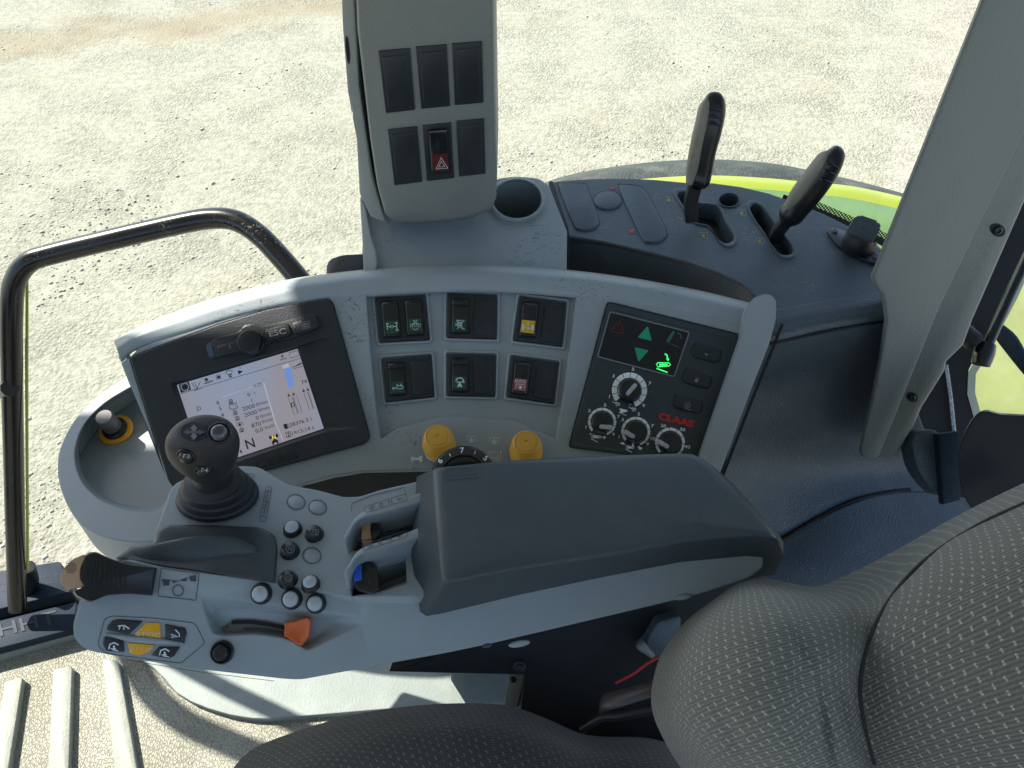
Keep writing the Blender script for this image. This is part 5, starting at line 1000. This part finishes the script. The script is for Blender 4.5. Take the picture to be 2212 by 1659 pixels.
bm = BM(); stroke(bm, PA, z1([(1685, 680), (1690, 635), (1800, 590), (1985, 545), (1992, 585)]), 1.3, .0005); flat('cover_outline', bm, M['line'], ar)
# spool valve paddles
def paddle(body, tip, tm, z0):
    c = [sum(p[i] for p in body)/len(body) for i in (0, 1)]
    bm = BM(); lo = [PA.at(*p, -.02) for p in shr(body, .9, 4, 6)]; hi = [PA.at(*p, z0) for p in body]; hi2 = [PA.at(*p, z0+.004) for p in shr(body, .9)]
    loft(bm, [lo, hi, hi2]); b = obj('valve_paddle', bm, M['black'], ar, smooth=50)
    bm = BM(); prism(bm, tip, PA, z0+.0060, .014, .0016, 2); obj('paddle_tip', bm, tm, b)
paddle(rc(z1([(1742, 735, 4), (1790, 725, 4), (1850, 755, 8), (1862, 800, 6), (1820, 845, 4), (1738, 850, 4), (1732, 810, 4)]), 4), rc(z1([(1745, 740), (1795, 738), (1792, 800), (1800, 830), (1742, 835)]), 2.5), M['brown'], .006)
paddle(rc(z1([(1695, 968, 4), (1760, 955, 4), (1825, 975, 8), (1838, 1020, 6), (1850, 1120, 8), (1800, 1148, 6), (1715, 1130, 8), (1692, 1060, 4)]), 4), rc(z1([(1692, 980), (1745, 972), (1742, 1020), (1746, 1062), (1698, 1070), (1700, 1020)]), 2.5), M['blue'], .006)
bm = BM()
for i in range(6): a0, b0 = z1([(1762+i*13, 985+i*4), (1772+i*13, 1090+i*5)]); stroke(bm, PA, [a0, b0], 1.6, .0108)
flat('paddle_ribs', bm, M['gloss'], ar)
# padded rest: frustum
top = [(936, 1018), (945, 1010), (1095, 995), (1300, 984), (1470, 979), (1496, 981), (1520, 992), (1553, 1020), (1610, 1082), (1655, 1132), (1672, 1152), (1680, 1166), (1640, 1160), (1560, 1163), (1470, 1174), (1300, 1203), (1100, 1233), (985, 1256), (966, 1258), (955, 1248), (944, 1120)]
bot = [(900, 1030), (918, 1022), (1095, 1010), (1300, 1000), (1480, 994), (1515, 998), (1548, 1014), (1585, 1045), (1640, 1105), (1680, 1150), (1692, 1170), (1692, 1200), (1655, 1205), (1610, 1202), (1470, 1215), (1300, 1248), (1130, 1284), (955, 1326), (920, 1332), (906, 1322), (888, 1200)]
PTp = hz(-.510); PBt = hz(-.553)
bm = BM()
T_ = [PTp.at(*p) for p in top]; B_ = [(PW2.at(*p, -.001) if p[1] > 1195 and p[0] > 889 else PBt.at(*p)) for p in bot]; cen = sum(T_, Vector())/len(T_)

l0 = [b - Vector((0, 0, .03)) for b in B_]
l1 = B_; l2 = [b.lerp(t, .93) for b, t in zip(B_, T_)]; l3 = [b.lerp(t, .985) for b, t in zip(B_, T_)]
l4 = [t + (cen-t).normalized()*.003 + Vector((0, 0, .0012)) for t in T_]; l5 = [t + (cen-t).normalized()*.009 + Vector((0, 0, .0019)) for t in T_]; l6 = [t + (cen-t)*.5 + Vector((0, 0, .0028)) for t in T_]
loft(bm, [l0, l1, l2, l3, l4, l5, l6]); plm = PTp.up(.0027); obj('padded_rest', bm, M['pad'], ar, smooth=80)
bm = BM(); q = z8([(278, 215), (458, 204), (456, 256), (276, 268)]); stroke(bm, plm, rc(q, 2), 1.6, .0004, True); [stroke(bm, plm, z8(q_), 1.5, .0004) for q_ in ([(290, 254), (304, 226), (316, 254)], [(326, 224), (326, 254)], [(342, 252), (358, 223), (374, 250)], [(392, 244), (404, 222)], [(398, 240), (436, 236), (438, 216)])]; flat('embossed_mark', bm, mat('raised vinyl mark', (.07, .09, .105), .35), ar)
# thumb wheel with numbers between pad and yellow knob
tw = thing('number_wheel', 'black thumb wheel with white numbers between the yellow knobs', 'thumb wheel', WZ(1000, 1040, -.60))
axw = (CAM-W(1002, 1036, .67)).normalized().lerp(Vector((0, 0, 1)), .12).normalized(); cw = W(1002, 1036, .672); kk = .672/FPX; bm = BM()
lathe(bm, cw, axw, [(66*kk, -.03), (74*kk, -.006), (74*kk, -.003), (70*kk, 0), (52*kk, .004), (50*kk, .001), (10*kk, -.002)], 48)
wheel_bm = bm.copy(); obj('wheel_body', bm, M['gloss'], tw, smooth=30)
for s_, px, py, an in (('6', 951, 996, 45), ('7', 998, 973, 5), ('5', 1049, 990, -40), ('I', 972, 983, 20), ('I', 1026, 978, -20)):
    bm = BM(); pl_ = hit(wheel_bm, px, py, .0004); text(bm, pl_, s_, px, py, 13 if s_ != 'I' else 8, an, .0002, .9, .02); flat('wheel_number', bm, M['white'], tw)
wheel_bm.free()
# round buttons
def button(cx, cy, r, pl, cap, h, mark=None, face=.72):
    c = z1([(cx, cy)])[0]; k = pl.k(*c); R_ = r*.3819*k; base = pl.at(c[0], c[1]+r*.05, 0); n_ = pl.n
    bm = BM(); lathe(bm, base, n_, [(R_, 0), (R_, .0010), (R_*.94, .0018), (R_*.92, .0034), (R_*.86, .0048), (R_*.8, .0050)], 30); b = obj('round_button', bm, M['black'], ar, smooth=35)
    bm = BM(); lathe(bm, base+n_*.0049, n_, [(R_*face, 0), (R_*face*.98, .0012), (R_*face*.8, .0022), (R_*face*.4, .0030), (R_*.05, .0033)], 30); cp = obj('button_cap', bm, cap, b, smooth=60)
    if mark: bm = BM(); pp = pl.up(.0083); mark(bm, pp, c[0]-.2, c[1]-5+r*.02); flat('button_print', bm, M['dim'] if cap is M['black'] else M['brown'], cp)
mk_n = lambda bm, pl, x, y: (stroke(bm, pl, gearp(Fr(x, y, 9.5, 0), 1, 10, .18), 1.1, .0005, True), text(bm, pl, 'N', x, y, 9, -10, .0005))
mk_f = lambda bm, pl, x, y: (stroke(bm, pl, rc([(x-9, y-7), (x+8, y-5), (x+9, y+6), (x-8, y+6)], 2), 1, .0005, True), text(bm, pl, 'F2', x, y, 8, -8, .0005))
mk_g = lambda bm, pl, x, y: (stroke(bm, pl, gearp(Fr(x, y, 8.5, 0), 1, 8, .2), 1.1, .0005, True), stroke(bm, pl, ell(x, y, 4, 3, 0, 10), 1.1, .0005, True))
mk_a = lambda bm, pl, x, y: stroke(bm, pl, [(x+6*math.cos(t), y-4.5*math.sin(t)) for t in [k*PI/6 for k in range(1, 10)]], 2.0, .0005)
button(1355, 780, 54, PA, M['whitep'], .01); button(1478, 808, 53, PA, M['black'], .01, mk_f, .8); button(1340, 903, 55, PA, M['black'], .01, mk_n, .82)
button(1328, 1066, 56, PA, M['black'], .01, mk_g, .8); button(1457, 1090, 54, PA, M['whitep'], .01)
button(1178, 1137, 61, PW2, M['whitep'], .01, mk_a); button(1350, 1167, 60, PW2, M['whitep'], .01); button(1487, 1192, 58, PW2, M['whitep'], .01)
for cx, cy, a_, b_ in ((1373, 627, 52, 42), (1495, 658, 51, 42), (1463, 930, 53, 46)):
    bm = BM(); c = z1([(cx, cy)])[0]; e_ = ell(c[0], c[1], a_*.382, b_*.382, .2, 32); stroke(bm, PA, e_, 1.4, .0005, True); pr_ = flat('plug_outline', bm, M['line'], ar)
    bm = BM(); prism(bm, shr(e_, .97), PA, .0003, .001, .0003); obj('blank_plug', bm, M['arm'], ar)
# front speed paddle
bm = BM(); PWt = PW2.up(.004)
base_ = z1([(330, 1150), (200, 1205), (150, 1185), (150, 1100), (240, 950), (420, 975), (585, 1000), (560, 1160), (440, 1165)])
bd = rc(z1([(175, 930, 3), (200, 912, 6), (240, 908, 10), (330, 950, 16), (440, 985, 10), (587, 1000, 4), (560, 1158, 4), (440, 1148, 8), (300, 1155, 14), (200, 1200, 14), (125, 1160, 8), (110, 1135, 4), (170, 1108, 3), (150, 1060, 3)]), 4)
hf = lambda x: max(.004, min(.028, .028-(x-205)/(330-205)*.024))
lo = [PW2.at(*p, -.002) for p in bd]; hi = [PW2.at(*p, hf(p[0])) for p in bd]; hi2 = [PW2.at(*p, hf(p[0])+.003) for p in shr(bd, .95)]
loft(bm, [lo, hi, hi2]); pad_ = obj('speed_paddle', bm, M['black'], ar, smooth=50)
bm = BM(); tipq = rc(z1([(170, 925, 6), (110, 950, 8), (52, 1010, 8), (34, 1085, 8), (70, 1124, 8), (176, 1108, 3), (150, 1060, 3), (152, 1000, 3), (182, 935, 3)]), 4)
prism(bm, tipq, PW2, .0300, .024, .003, 3); tp_ = obj('paddle_tip', bm, M['brown'], pad_)
bm = BM(); c = z1([(98, 1000)])[0]
for r_s in (12, 7.5, 3.5): stroke(bm, PW2, gearp(Fr(c[0], c[1], r_s, 0), 1, 7, .15), 1.4, .0303, True)
flat('tip_symbol', bm, mat('worn brown symbol', (.14, .10, .07), .6), tp_)
bm = BM()
for i in range(9): a0, b0 = z1([(225+i*23, 960+i*5), (205+i*26, 1085+i*6)]); stroke(bm, PW2, [a0, b0], 2.0, hf((a0[0]+b0[0])/2)+.0036)
flat('paddle_ribs', bm, M['gloss'], pad_)
# tortoise/hare style speed label
bm = BM(); q = rc(z1([(610, 1003), (825, 1033), (806, 1184), (590, 1160)]), 3); stroke(bm, PW2, q, 1.4, .0005, True)
f = z1
for q in ([(618, 1065), (658, 1068), (655, 1100), (622, 1100)], [(672, 1070), (702, 1076), (678, 1088)], [(716, 1074), (752, 1056), (754, 1076)], [(770, 1048), (806, 1040), (806, 1078), (774, 1074)]): poly(bm, PW2, f(q), .0006)
stroke(bm, PW2, f([(610, 1068), (700, 1076), (806, 1044)]), 1.0, .0005)
c = z1([(705, 1128)])[0]; stroke(bm, PW2, gearp(Fr(c[0], c[1], 13, 0), 1, 13, .2), 1.5, .0006, True)
flat('speed_label', bm, M['line'], ar)
# STOP keypad
bm = BM(); stroke(bm, PW2, rc(z1([(290, 1290, 6), (330, 1272, 8), (560, 1284), (800, 1312, 10), (858, 1425, 8), (720, 1540, 6), (560, 1520), (300, 1485, 14), (248, 1440, 16)]), 3), 1.3, .0004, True); flat('keypad_seam', bm, M['line'], ar)
KP = [([(330, 1300), (365, 1292), (505, 1302), (430, 1372), (408, 1372), (300, 1352), (306, 1330)], 'bezel'), ([(525, 1310), (600, 1313), (606, 1402), (455, 1380)], 'yellow2'), ([(630, 1318), (745, 1342), (752, 1370), (738, 1425), (634, 1404)], 'bezel'),
      ([(285, 1388), (395, 1412), (398, 1476), (300, 1470), (280, 1430)], 'bezel'), ([(422, 1425), (570, 1438), (545, 1475), (480, 1496), (430, 1480)], 'yellow2'), ([(598, 1445), (714, 1448), (680, 1500), (650, 1512), (552, 1494)], 'bezel')]
for q, m_ in KP: bm = BM(); prism(bm, rc(z1(q), 2.5), PW2, .0011, .002, .0006); obj('keypad_key', bm, M[m_], ar)
bm = BM(); c = z1([(535, 1376)])[0]; text(bm, PW2, 'STOP', c[0], c[1], 12, -3, .0015, .8, .015, 1.35); c = z1([(498, 1457)])[0]; text(bm, PW2, 'STOP', c[0], c[1], 10, -3, .0015, .7, .01, 1.5)
flat('keypad_lettering', bm, mat('pale lettering', (.75, .6, .35), .5), ar)
bm = BM()
a = lambda *p: z1(list(p))
stroke(bm, PW2, a((365, 1330), (395, 1325), (400, 1350)), 3, .0015); stroke(bm, PW2, a((400, 1325), (430, 1345)), 3, .0015); stroke(bm, PW2, a((372, 1350), (378, 1330)), 2, .0015)
stroke(bm, PW2, a((665, 1375), (705, 1390), (668, 1392)), 2.4, .0015); stroke(bm, PW2, a((690, 1350), (712, 1372), (712, 1390)), 2.4, .0015)
for cx, cy in ((345, 1445), (632, 1480)):
    stroke(bm, PW2, a((cx-32, cy+15), (cx-25, cy-12), (cx, cy-22), (cx+24, cy-8)), 3.0, .0015); stroke(bm, PW2, a((cx-10, cy+18), (cx+22, cy+24)), 2.4, .0015); stroke(bm, PW2, a((cx-20, cy+12), (cx+10, cy+12)), 2.4, .0015); stroke(bm, PW2, a((cx-2, cy-6), (cx-2, cy+20)), 4, .0015)
flat('keypad_symbols', bm, M['white'], ar)
bm = BM(); q = z1([(300, 1372), (420, 1398), (560, 1412), (740, 1428)]); sweep(bm, [tuple(PW2.at(x, y, .001)) for x, y in q], [(.0006, .0006), (.0026, .0016), (.0028, .0016), (.0006, .0006)], 10, 5, world=True); obj('keypad_ridge', bm, M['arm'], ar, smooth=80)
# slider scale, slot and orange slider
PR2 = PW2.up(-.0105)
bm = BM(); prism(bm, rc(z1([(950, 1335), (1010, 1300), (1150, 1302), (1310, 1325), (1310, 1380), (1150, 1360), (955, 1365)]), 2), PR2, .0002, .0004); obj('scale_plate', bm, mat('scale strip grey', (.17, .18, .18), .5), ar)
bm = BM(); stroke(bm, PR2, sm(z1([(1008, 1308), (1100, 1306), (1200, 1316), (1310, 1340)]), 4, False), 9, .0012); flat('slider_slot', bm, M['void'], ar)
bm = BM(); stroke(bm, PR2, sm(z1([(1075, 1343), (1180, 1346), (1300, 1366)]), 4, False), 6, .0014); c = z1([(975, 1338)])[0]; text(bm, PR2, '1/4', c[0], c[1], 9, 30, .0014, 1, .01); flat('scale_wedge', bm, M['line'], ar)
bm = BM(); q = rc(z1([(1308, 1308, 3), (1360, 1302, 8), (1438, 1276, 4), (1460, 1292, 4), (1450, 1390, 8), (1404, 1442, 4), (1370, 1425, 8), (1306, 1385, 3)]), 4)
a_ = [PR2.at(*p, .001) for p in q]; b_ = [PR2.at(*p, .012) for p in q]; c_ = [PR2.at(*p, .014) for p in shr(q, .9)]; d_ = [PR2.at(*p, .0115) for p in shr(q, .5)]; loft(bm, [a_, b_, c_, d_]); obj('orange_slider', bm, M['orange'], ar, smooth=40)
bm = BM(); c = z1([(957, 1468)])[0]; k = PW2.k(*c); c0 = PW2.at(c[0], c[1]+3, 0)
lathe(bm, c0, PW2.n, [(25*k, 0), (25*k, .002), (22*k, .003), (20*k, .001), (17*k, .001), (16*k, .006), (13*k, .0075), (3*k, .0075)], 30); obj('black_dial', bm, M['black'], ar, smooth=30)
bm = BM(); pd = PW2.up(.0078); stroke(bm, pd, [(c[0]-9, c[1]-3), (c[0]+9, c[1]-1)], 5, .0004); flat('dial_grip', bm, M['gloss'], ar)

# ================================================================== JOYSTICK
js = thing('joystick', 'black rounded joystick with four thumb buttons on a ribbed boot', 'joystick', PA.at(472, 1095))
cb_ = PA.at(471, 1076, 0); k = PA.k(471, 1076)
hc = W(452, 1008, .625)
bm = BM(); axd = (hc-cb_); Lh = axd.length; prof = [(86, 0), (88, .03), (88, .09), (84, .13), (79, .15), (80, .20), (80, .26), (76, .31), (69, .33), (70, .38), (70, .44), (65, .49), (58, .51), (59, .57), (58, .62), (50, .64), (42, .66), (38, .75), (36, .95), (34, 1.15)]
a1 = RV; loops = []
for r, t in prof:
    cpos = cb_ + axd*t + Vector((0, 0, 0)); up = Vector((0, 0, 1)).lerp(axd.normalized(), t).normalized(); b1 = up.cross(a1).normalized()
    loops.append([cpos + a1*math.cos(2*PI*i/36)*r*k + b1*math.sin(2*PI*i/36)*r*k*(.74 if t < .6 else .85) for i in range(36)])
loft(bm, loops); obj('rubber_boot', bm, M['rubber'], js, smooth=28)
bm = BM(); loops = []
spec = [(456, 1040, 30, .640), (454, 1030, 36, .632), (450, 1016, 48, .622), (445, 1001, 63, .613), (440, 984, 72, .605), (438, 968, 77, .598), (437, 951, 77, .592), (437, 937, 71, .587), (438, 924, 60, .583), (440, 915, 42, .582), (441, 910, 18, .582)]
pts = sm([tuple(W(x, y, d)) + (r*d/FPX,) for x, y, r, d in spec], 3, False)
d0 = (Vector(pts[-1][:3])-Vector(pts[0][:3])).normalized(); bb = RV.cross(d0).normalized()
for p in pts:
    c = Vector(p[:3]); r = p[3]; loops.append([c + RV*math.cos(2*PI*i/36)*r*1.04 + bb*math.sin(2*PI*i/36)*r*.60 for i in range(36)])
loft(bm, loops)
for f_ in range(2): bmesh.ops.smooth_vert(bm, verts=bm.verts, factor=.5, use_axis_x=True, use_axis_y=True, use_axis_z=True)
bmesh.ops.recalc_face_normals(bm, faces=bm.faces); hd = bm.copy(); head = obj('grip_head', bm, M['rubber'], js, smooth=80)
def jb(cx, cy, r, cap, txt=None, dome=.003):
    c = z1([(cx, cy)])[0]; pl_ = hit(hd, c[0], c[1]); kk = .58/FPX; R_ = r*.3819*kk
    bm = BM(); lathe(bm, pl_.p-pl_.n*.002, pl_.n, [(R_*1.2, 0), (R_*1.2, .0024), (R_*1.08, .0030), (R_*1.0, .0018), (R_*.9, .0018)], 28); rg = obj('button_collar', bm, M['black'], head, smooth=35)
    bm = BM(); lathe(bm, pl_.p-pl_.n*.0008, pl_.n, [(R_*.95, 0), (R_*.93, .002), (R_*.7, .002+dome*.6), (R_*.05, .002+dome*.8)], 26); obj('thumb_button', bm, cap, js, smooth=60)
    if txt: bm = BM(); pu = pl_.up(.0012+dome*.8+.0005); text(bm, pu, txt, c[0], c[1]-1, 9.5, -6 if txt == 'F3' else -2, .0003, 1, .01, 1.3); flat('button_print', bm, mat('soft grey print', (.34, .36, .38), .5), js)
jb(938, 236, 52, mat('smoked clear button', (.05, .055, .065), .12, coat=.5), None, .005)
jb(752, 372, 46, M['black'], 'F3'); jb(855, 452, 46, M['black'], 'F4')
c = z1([(795, 232)])[0]; pl_ = hit(hd, c[0], c[1]); bm = BM(); f = Fr(c[0], c[1], 1.0, 0)
E1 = ell(c[0], c[1], 28, 20, .05, 26)
vs_ = [bm.verts.new(hit(hd, x, y, .0006).p) for x, y in E1]; bm.faces.new(vs_); flat('arrow_sticker', bm, mat('dark lilac sticker', (.03, .028, .04), .3), head)
bm = BM(); pu = pl_.up(.0018)
poly(bm, pu, f((-8, 7), (0, 17), (8, 7), (4, 7), (4, 3), (-4, 3), (-4, 7)), .0004); poly(bm, pu, f((-8, -7), (0, -17), (8, -7), (4, -7), (4, -3), (-4, -3), (-4, -7)), .0004); flat('arrow_print', bm, mat('pale print', (.20, .21, .23), .5), head)
bm = BM(); poly(bm, pu, f((-12, 3.5), (-12, 6), (-24, 0), (-12, -6), (-12, -3.5), (12, -3.5), (12, -6), (24, 0), (12, 6), (12, 3.5)), .0002); flat('lilac_arrow', bm, M['purple'], head)
hd.free()

# ================================================================== SEAT
st_ = thing('driver_seat', 'grey patterned cloth driver seat with padded side bolster', 'seat', W(1800, 1500, .9))
G = [[(1545, 1300, .70), (1590, 1258, .665), (1640, 1247, .655), (1700, 1258, .655), (1768, 1266, .675), (1850, 1232, .675), (1950, 1180, .665), (2060, 1118, .65), (2180, 1058, .64), (2340, 985, .62)],
     [(1500, 1325, .67), (1560, 1290, .60), (1630, 1275, .578), (1710, 1282, .575), (1790, 1290, .592), (1870, 1272, .612), (1950, 1240, .600), (2050, 1170, .585), (2180, 1110, .57), (2340, 1040, .55)],
     [(1445, 1385, .66), (1510, 1355, .565), (1600, 1340, .53), (1700, 1335, .522), (1790, 1335, .535), (1865, 1325, .560), (1918, 1300, .562), (2010, 1250, .54), (2160, 1200, .52), (2340, 1140, .50)],
     [(1415, 1450, .66), (1480, 1440, .548), (1580, 1430, .508), (1690, 1420, .497), (1785, 1415, .508), (1840, 1405, .524), (1876, 1390, .540), (1960, 1360, .52), (2130, 1320, .495), (2340, 1280, .475)],
     [(1408, 1530, .66), (1470, 1530, .548), (1575, 1525, .502), (1685, 1515, .488), (1775, 1505, .502), (1830, 1500, .519), (1862, 1490, .536), (1940, 1480, .515), (2110, 1460, .485), (2340, 1440, .460)],
     [(1440, 1610, .67), (1510, 1620, .56), (1610, 1620, .512), (1710, 1615, .492), (1790, 1605, .505), (1842, 1600, .519), (1876, 1595, .534), (1950, 1590, .512), (2110, 1580, .482), (2340, 1580, .452)],
     [(1490, 1690, .69), (1560, 1700, .58), (1650, 1710, .53), (1740, 1710, .507), (1810, 1705, .515), (1860, 1705, .535), (1898, 1700, .548), (1970, 1700, .512), (2120, 1700, .482), (2340, 1720, .45)]]
rngw = random.Random(4)
def creases(i, j, p):
    # two soft folds running down the bolster
    d = (p-CAM); dn = d.normalized(); z_ = d.dot(FV); X = d.dot(RV)/z_*FPX+CX; Y = CY-d.dot(UV_)/z_*FPX; o = 0
    for x0, y0, x1, y1, wd_, am in ((1790, 1440, 1860, 1640, 13, .010), (1760, 1470, 1800, 1690, 12, .009), (1620, 1660, 1560, 1540, 12, .004), (1700, 1350, 1770, 1480, 16, .005)):
        vx, vy = x1-x0, y1-y0; L2 = vx*vx+vy*vy; t = max(0, min(1, ((X-x0)*vx+(Y-y0)*vy)/L2)); dd = math.hypot(X-x0-vx*t, Y-y0-vy*t); o += am*math.exp(-(dd/wd_)**2)*math.sin(PI*(.08+.84*t))
    return p + dn*o*1.15
bm = BM(); patch(bm, G, .035, 10, wav=creases); bmesh.ops.recalc_face_normals(bm, faces=bm.faces)
sp_ = []
for x, y in ((2240, 1075), (2120, 1130), (2010, 1200), (1940, 1270), (1890, 1350), (1865, 1430), (1858, 1500), (1868, 1570), (1888, 1650)):
    h_ = hit(bm, x, y); sp_.append(tuple(h_.p+(CAM-h_.p).normalized()*.0006))
bk0 = obj('backrest', bm, M['cloth'], st_, smooth=80)
bm = BM(); sweep(bm, sp_, .0014, 10, 6, world=True); obj('seam_shade', bm, mat('dark groove shadow', (.045, .044, .040), .95), st_, smooth=80)  # dark piping paints the deep shadow along the seam groove
G = [[(480, 1690, .86), (540, 1622, .85), (640, 1580, .845), (760, 1545, .84), (880, 1526, .84), (1000, 1519, .84), (1100, 1525, .84), (1180, 1552, .85), (1270, 1588, .86), (1400, 1594, .86), (1480, 1620, .86), (1600, 1660, .86)],
     [(520, 1710, .83), (575, 1650, .82), (660, 1605, .81), (770, 1570, .80), (880, 1550, .795), (1000, 1542, .795), (1100, 1550, .795), (1190, 1580, .80), (1275, 1610, .81), (1400, 1616, .81), (1480, 1645, .81), (1600, 1690, .81)],
     [(560, 1800, .78), (620, 1720, .77), (700, 1670, .76), (800, 1640, .75), (900, 1620, .745), (1000, 1610, .74), (1110, 1620, .74), (1200, 1640, .745), (1290, 1670, .75), (1400, 1680, .75), (1490, 1700, .75), (1600, 1740, .75)],
     [(600, 1950, .73), (680, 1900, .72), (760, 1860, .71), (840, 1840, .70), (920, 1820, .69), (1010, 1820, .69), (1120, 1820, .69), (1210, 1840, .69), (1300, 1850, .70), (1400, 1860, .70), (1500, 1880, .70), (1600, 1900, .70)]]
bm = BM(); patch(bm, G, .06, 5); obj('cushion', bm, M['cloth2'], st_, smooth=80)

# seat side mechanism in the dark below the armrest
sb = thing('seat_mechanism', 'black steel seat side box with bolt, lever and red cable below the armrest', 'seat mechanism', W(1250, 1500, .85))
PBx = Pl(W(1000, 1440, .86), W(1400, 1440, .82), W(1200, 1300, .80))
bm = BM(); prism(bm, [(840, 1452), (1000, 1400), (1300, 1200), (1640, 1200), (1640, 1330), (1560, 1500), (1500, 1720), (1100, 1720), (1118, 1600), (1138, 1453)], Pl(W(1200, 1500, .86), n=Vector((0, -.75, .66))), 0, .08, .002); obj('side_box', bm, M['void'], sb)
PBq = Pl(W(1200, 1500, .855), n=Vector((0, -.75, .66)))
for x, y in ((1122, 1441),):
    bm = BM(); k = PBq.k(x, y); lathe(bm, PBq.at(x, y, .001), PBq.n, [(15*k, 0), (15*k, .002), (10*k, .003), (10*k, .007), (3*k, .008)], 6+12); obj('hex_bolt', bm, M['rubber'], sb)
bm = BM(); sweep(bm, [(1330, 1476, .84), (1365, 1458, .835), (1395, 1436, .83), (1420, 1420, .83)], .0016, 8, 4); obj('red_cable', bm, mat('red cable sheath', (.55, .03, .03), .4), sb)
bm = BM(); sweep(bm, [(1300, 1545, .82), (1306, 1520, .81), (1340, 1508, .80), (1400, 1490, .79), (1450, 1470, .79)], [(.006, .003), (.010, .004), (.010, .004), (.009, .004), (.009, .004)], 12, 4, side=FV); obj('recline_lever', bm, mat('worn brown lever', (.07, .055, .05), .35), sb)
bm = BM(); sweep(bm, [(1256, 1578, .81), (1300, 1550, .80), (1340, 1545, .79), (1420, 1530, .78)], [(.003, .004), (.006, .004), (.010, .005), (.010, .006)], 12, 4); obj('slide_handle', bm, M['rubber'], sb)
bm = BM(); prism(bm, rc([(1398, 1385), (1420, 1345), (1470, 1330), (1470, 1450), (1410, 1420), (1375, 1405)], 8), PBq, .02, .02, .004); obj('hinge_cover', bm, M['deck'], sb)
bm = BM(); prism(bm, [(1376, 1402), (1390, 1388), (1416, 1418), (1408, 1424)], PBq, .03, .01, .001); obj('pale_tab', bm, M['pgrey'], sb)
bk_ = thing('steel_bracket', 'pale upright steel bracket with a bolt beside the black seat box', 'bracket', W(1110, 1500, .9))
PBk = Pl(W(1110, 1490, .90), n=Vector((-.25, -.6, .7)))
bm = BM(); prism(bm, [(1098, 1454), (1136, 1453), (1118, 1528), (1086, 1540)], PBk, 0, .006, .001); obj('bracket_plate', bm, M['plate'], bk_)
bm = BM(); k = PBk.k(1108, 1468); lathe(bm, PBk.at(1108, 1468, 0), PBk.n, [(7*k, 0), (6*k, .002), (3*k, .003)], 12); obj('bolt', bm, M['black'], bk_)
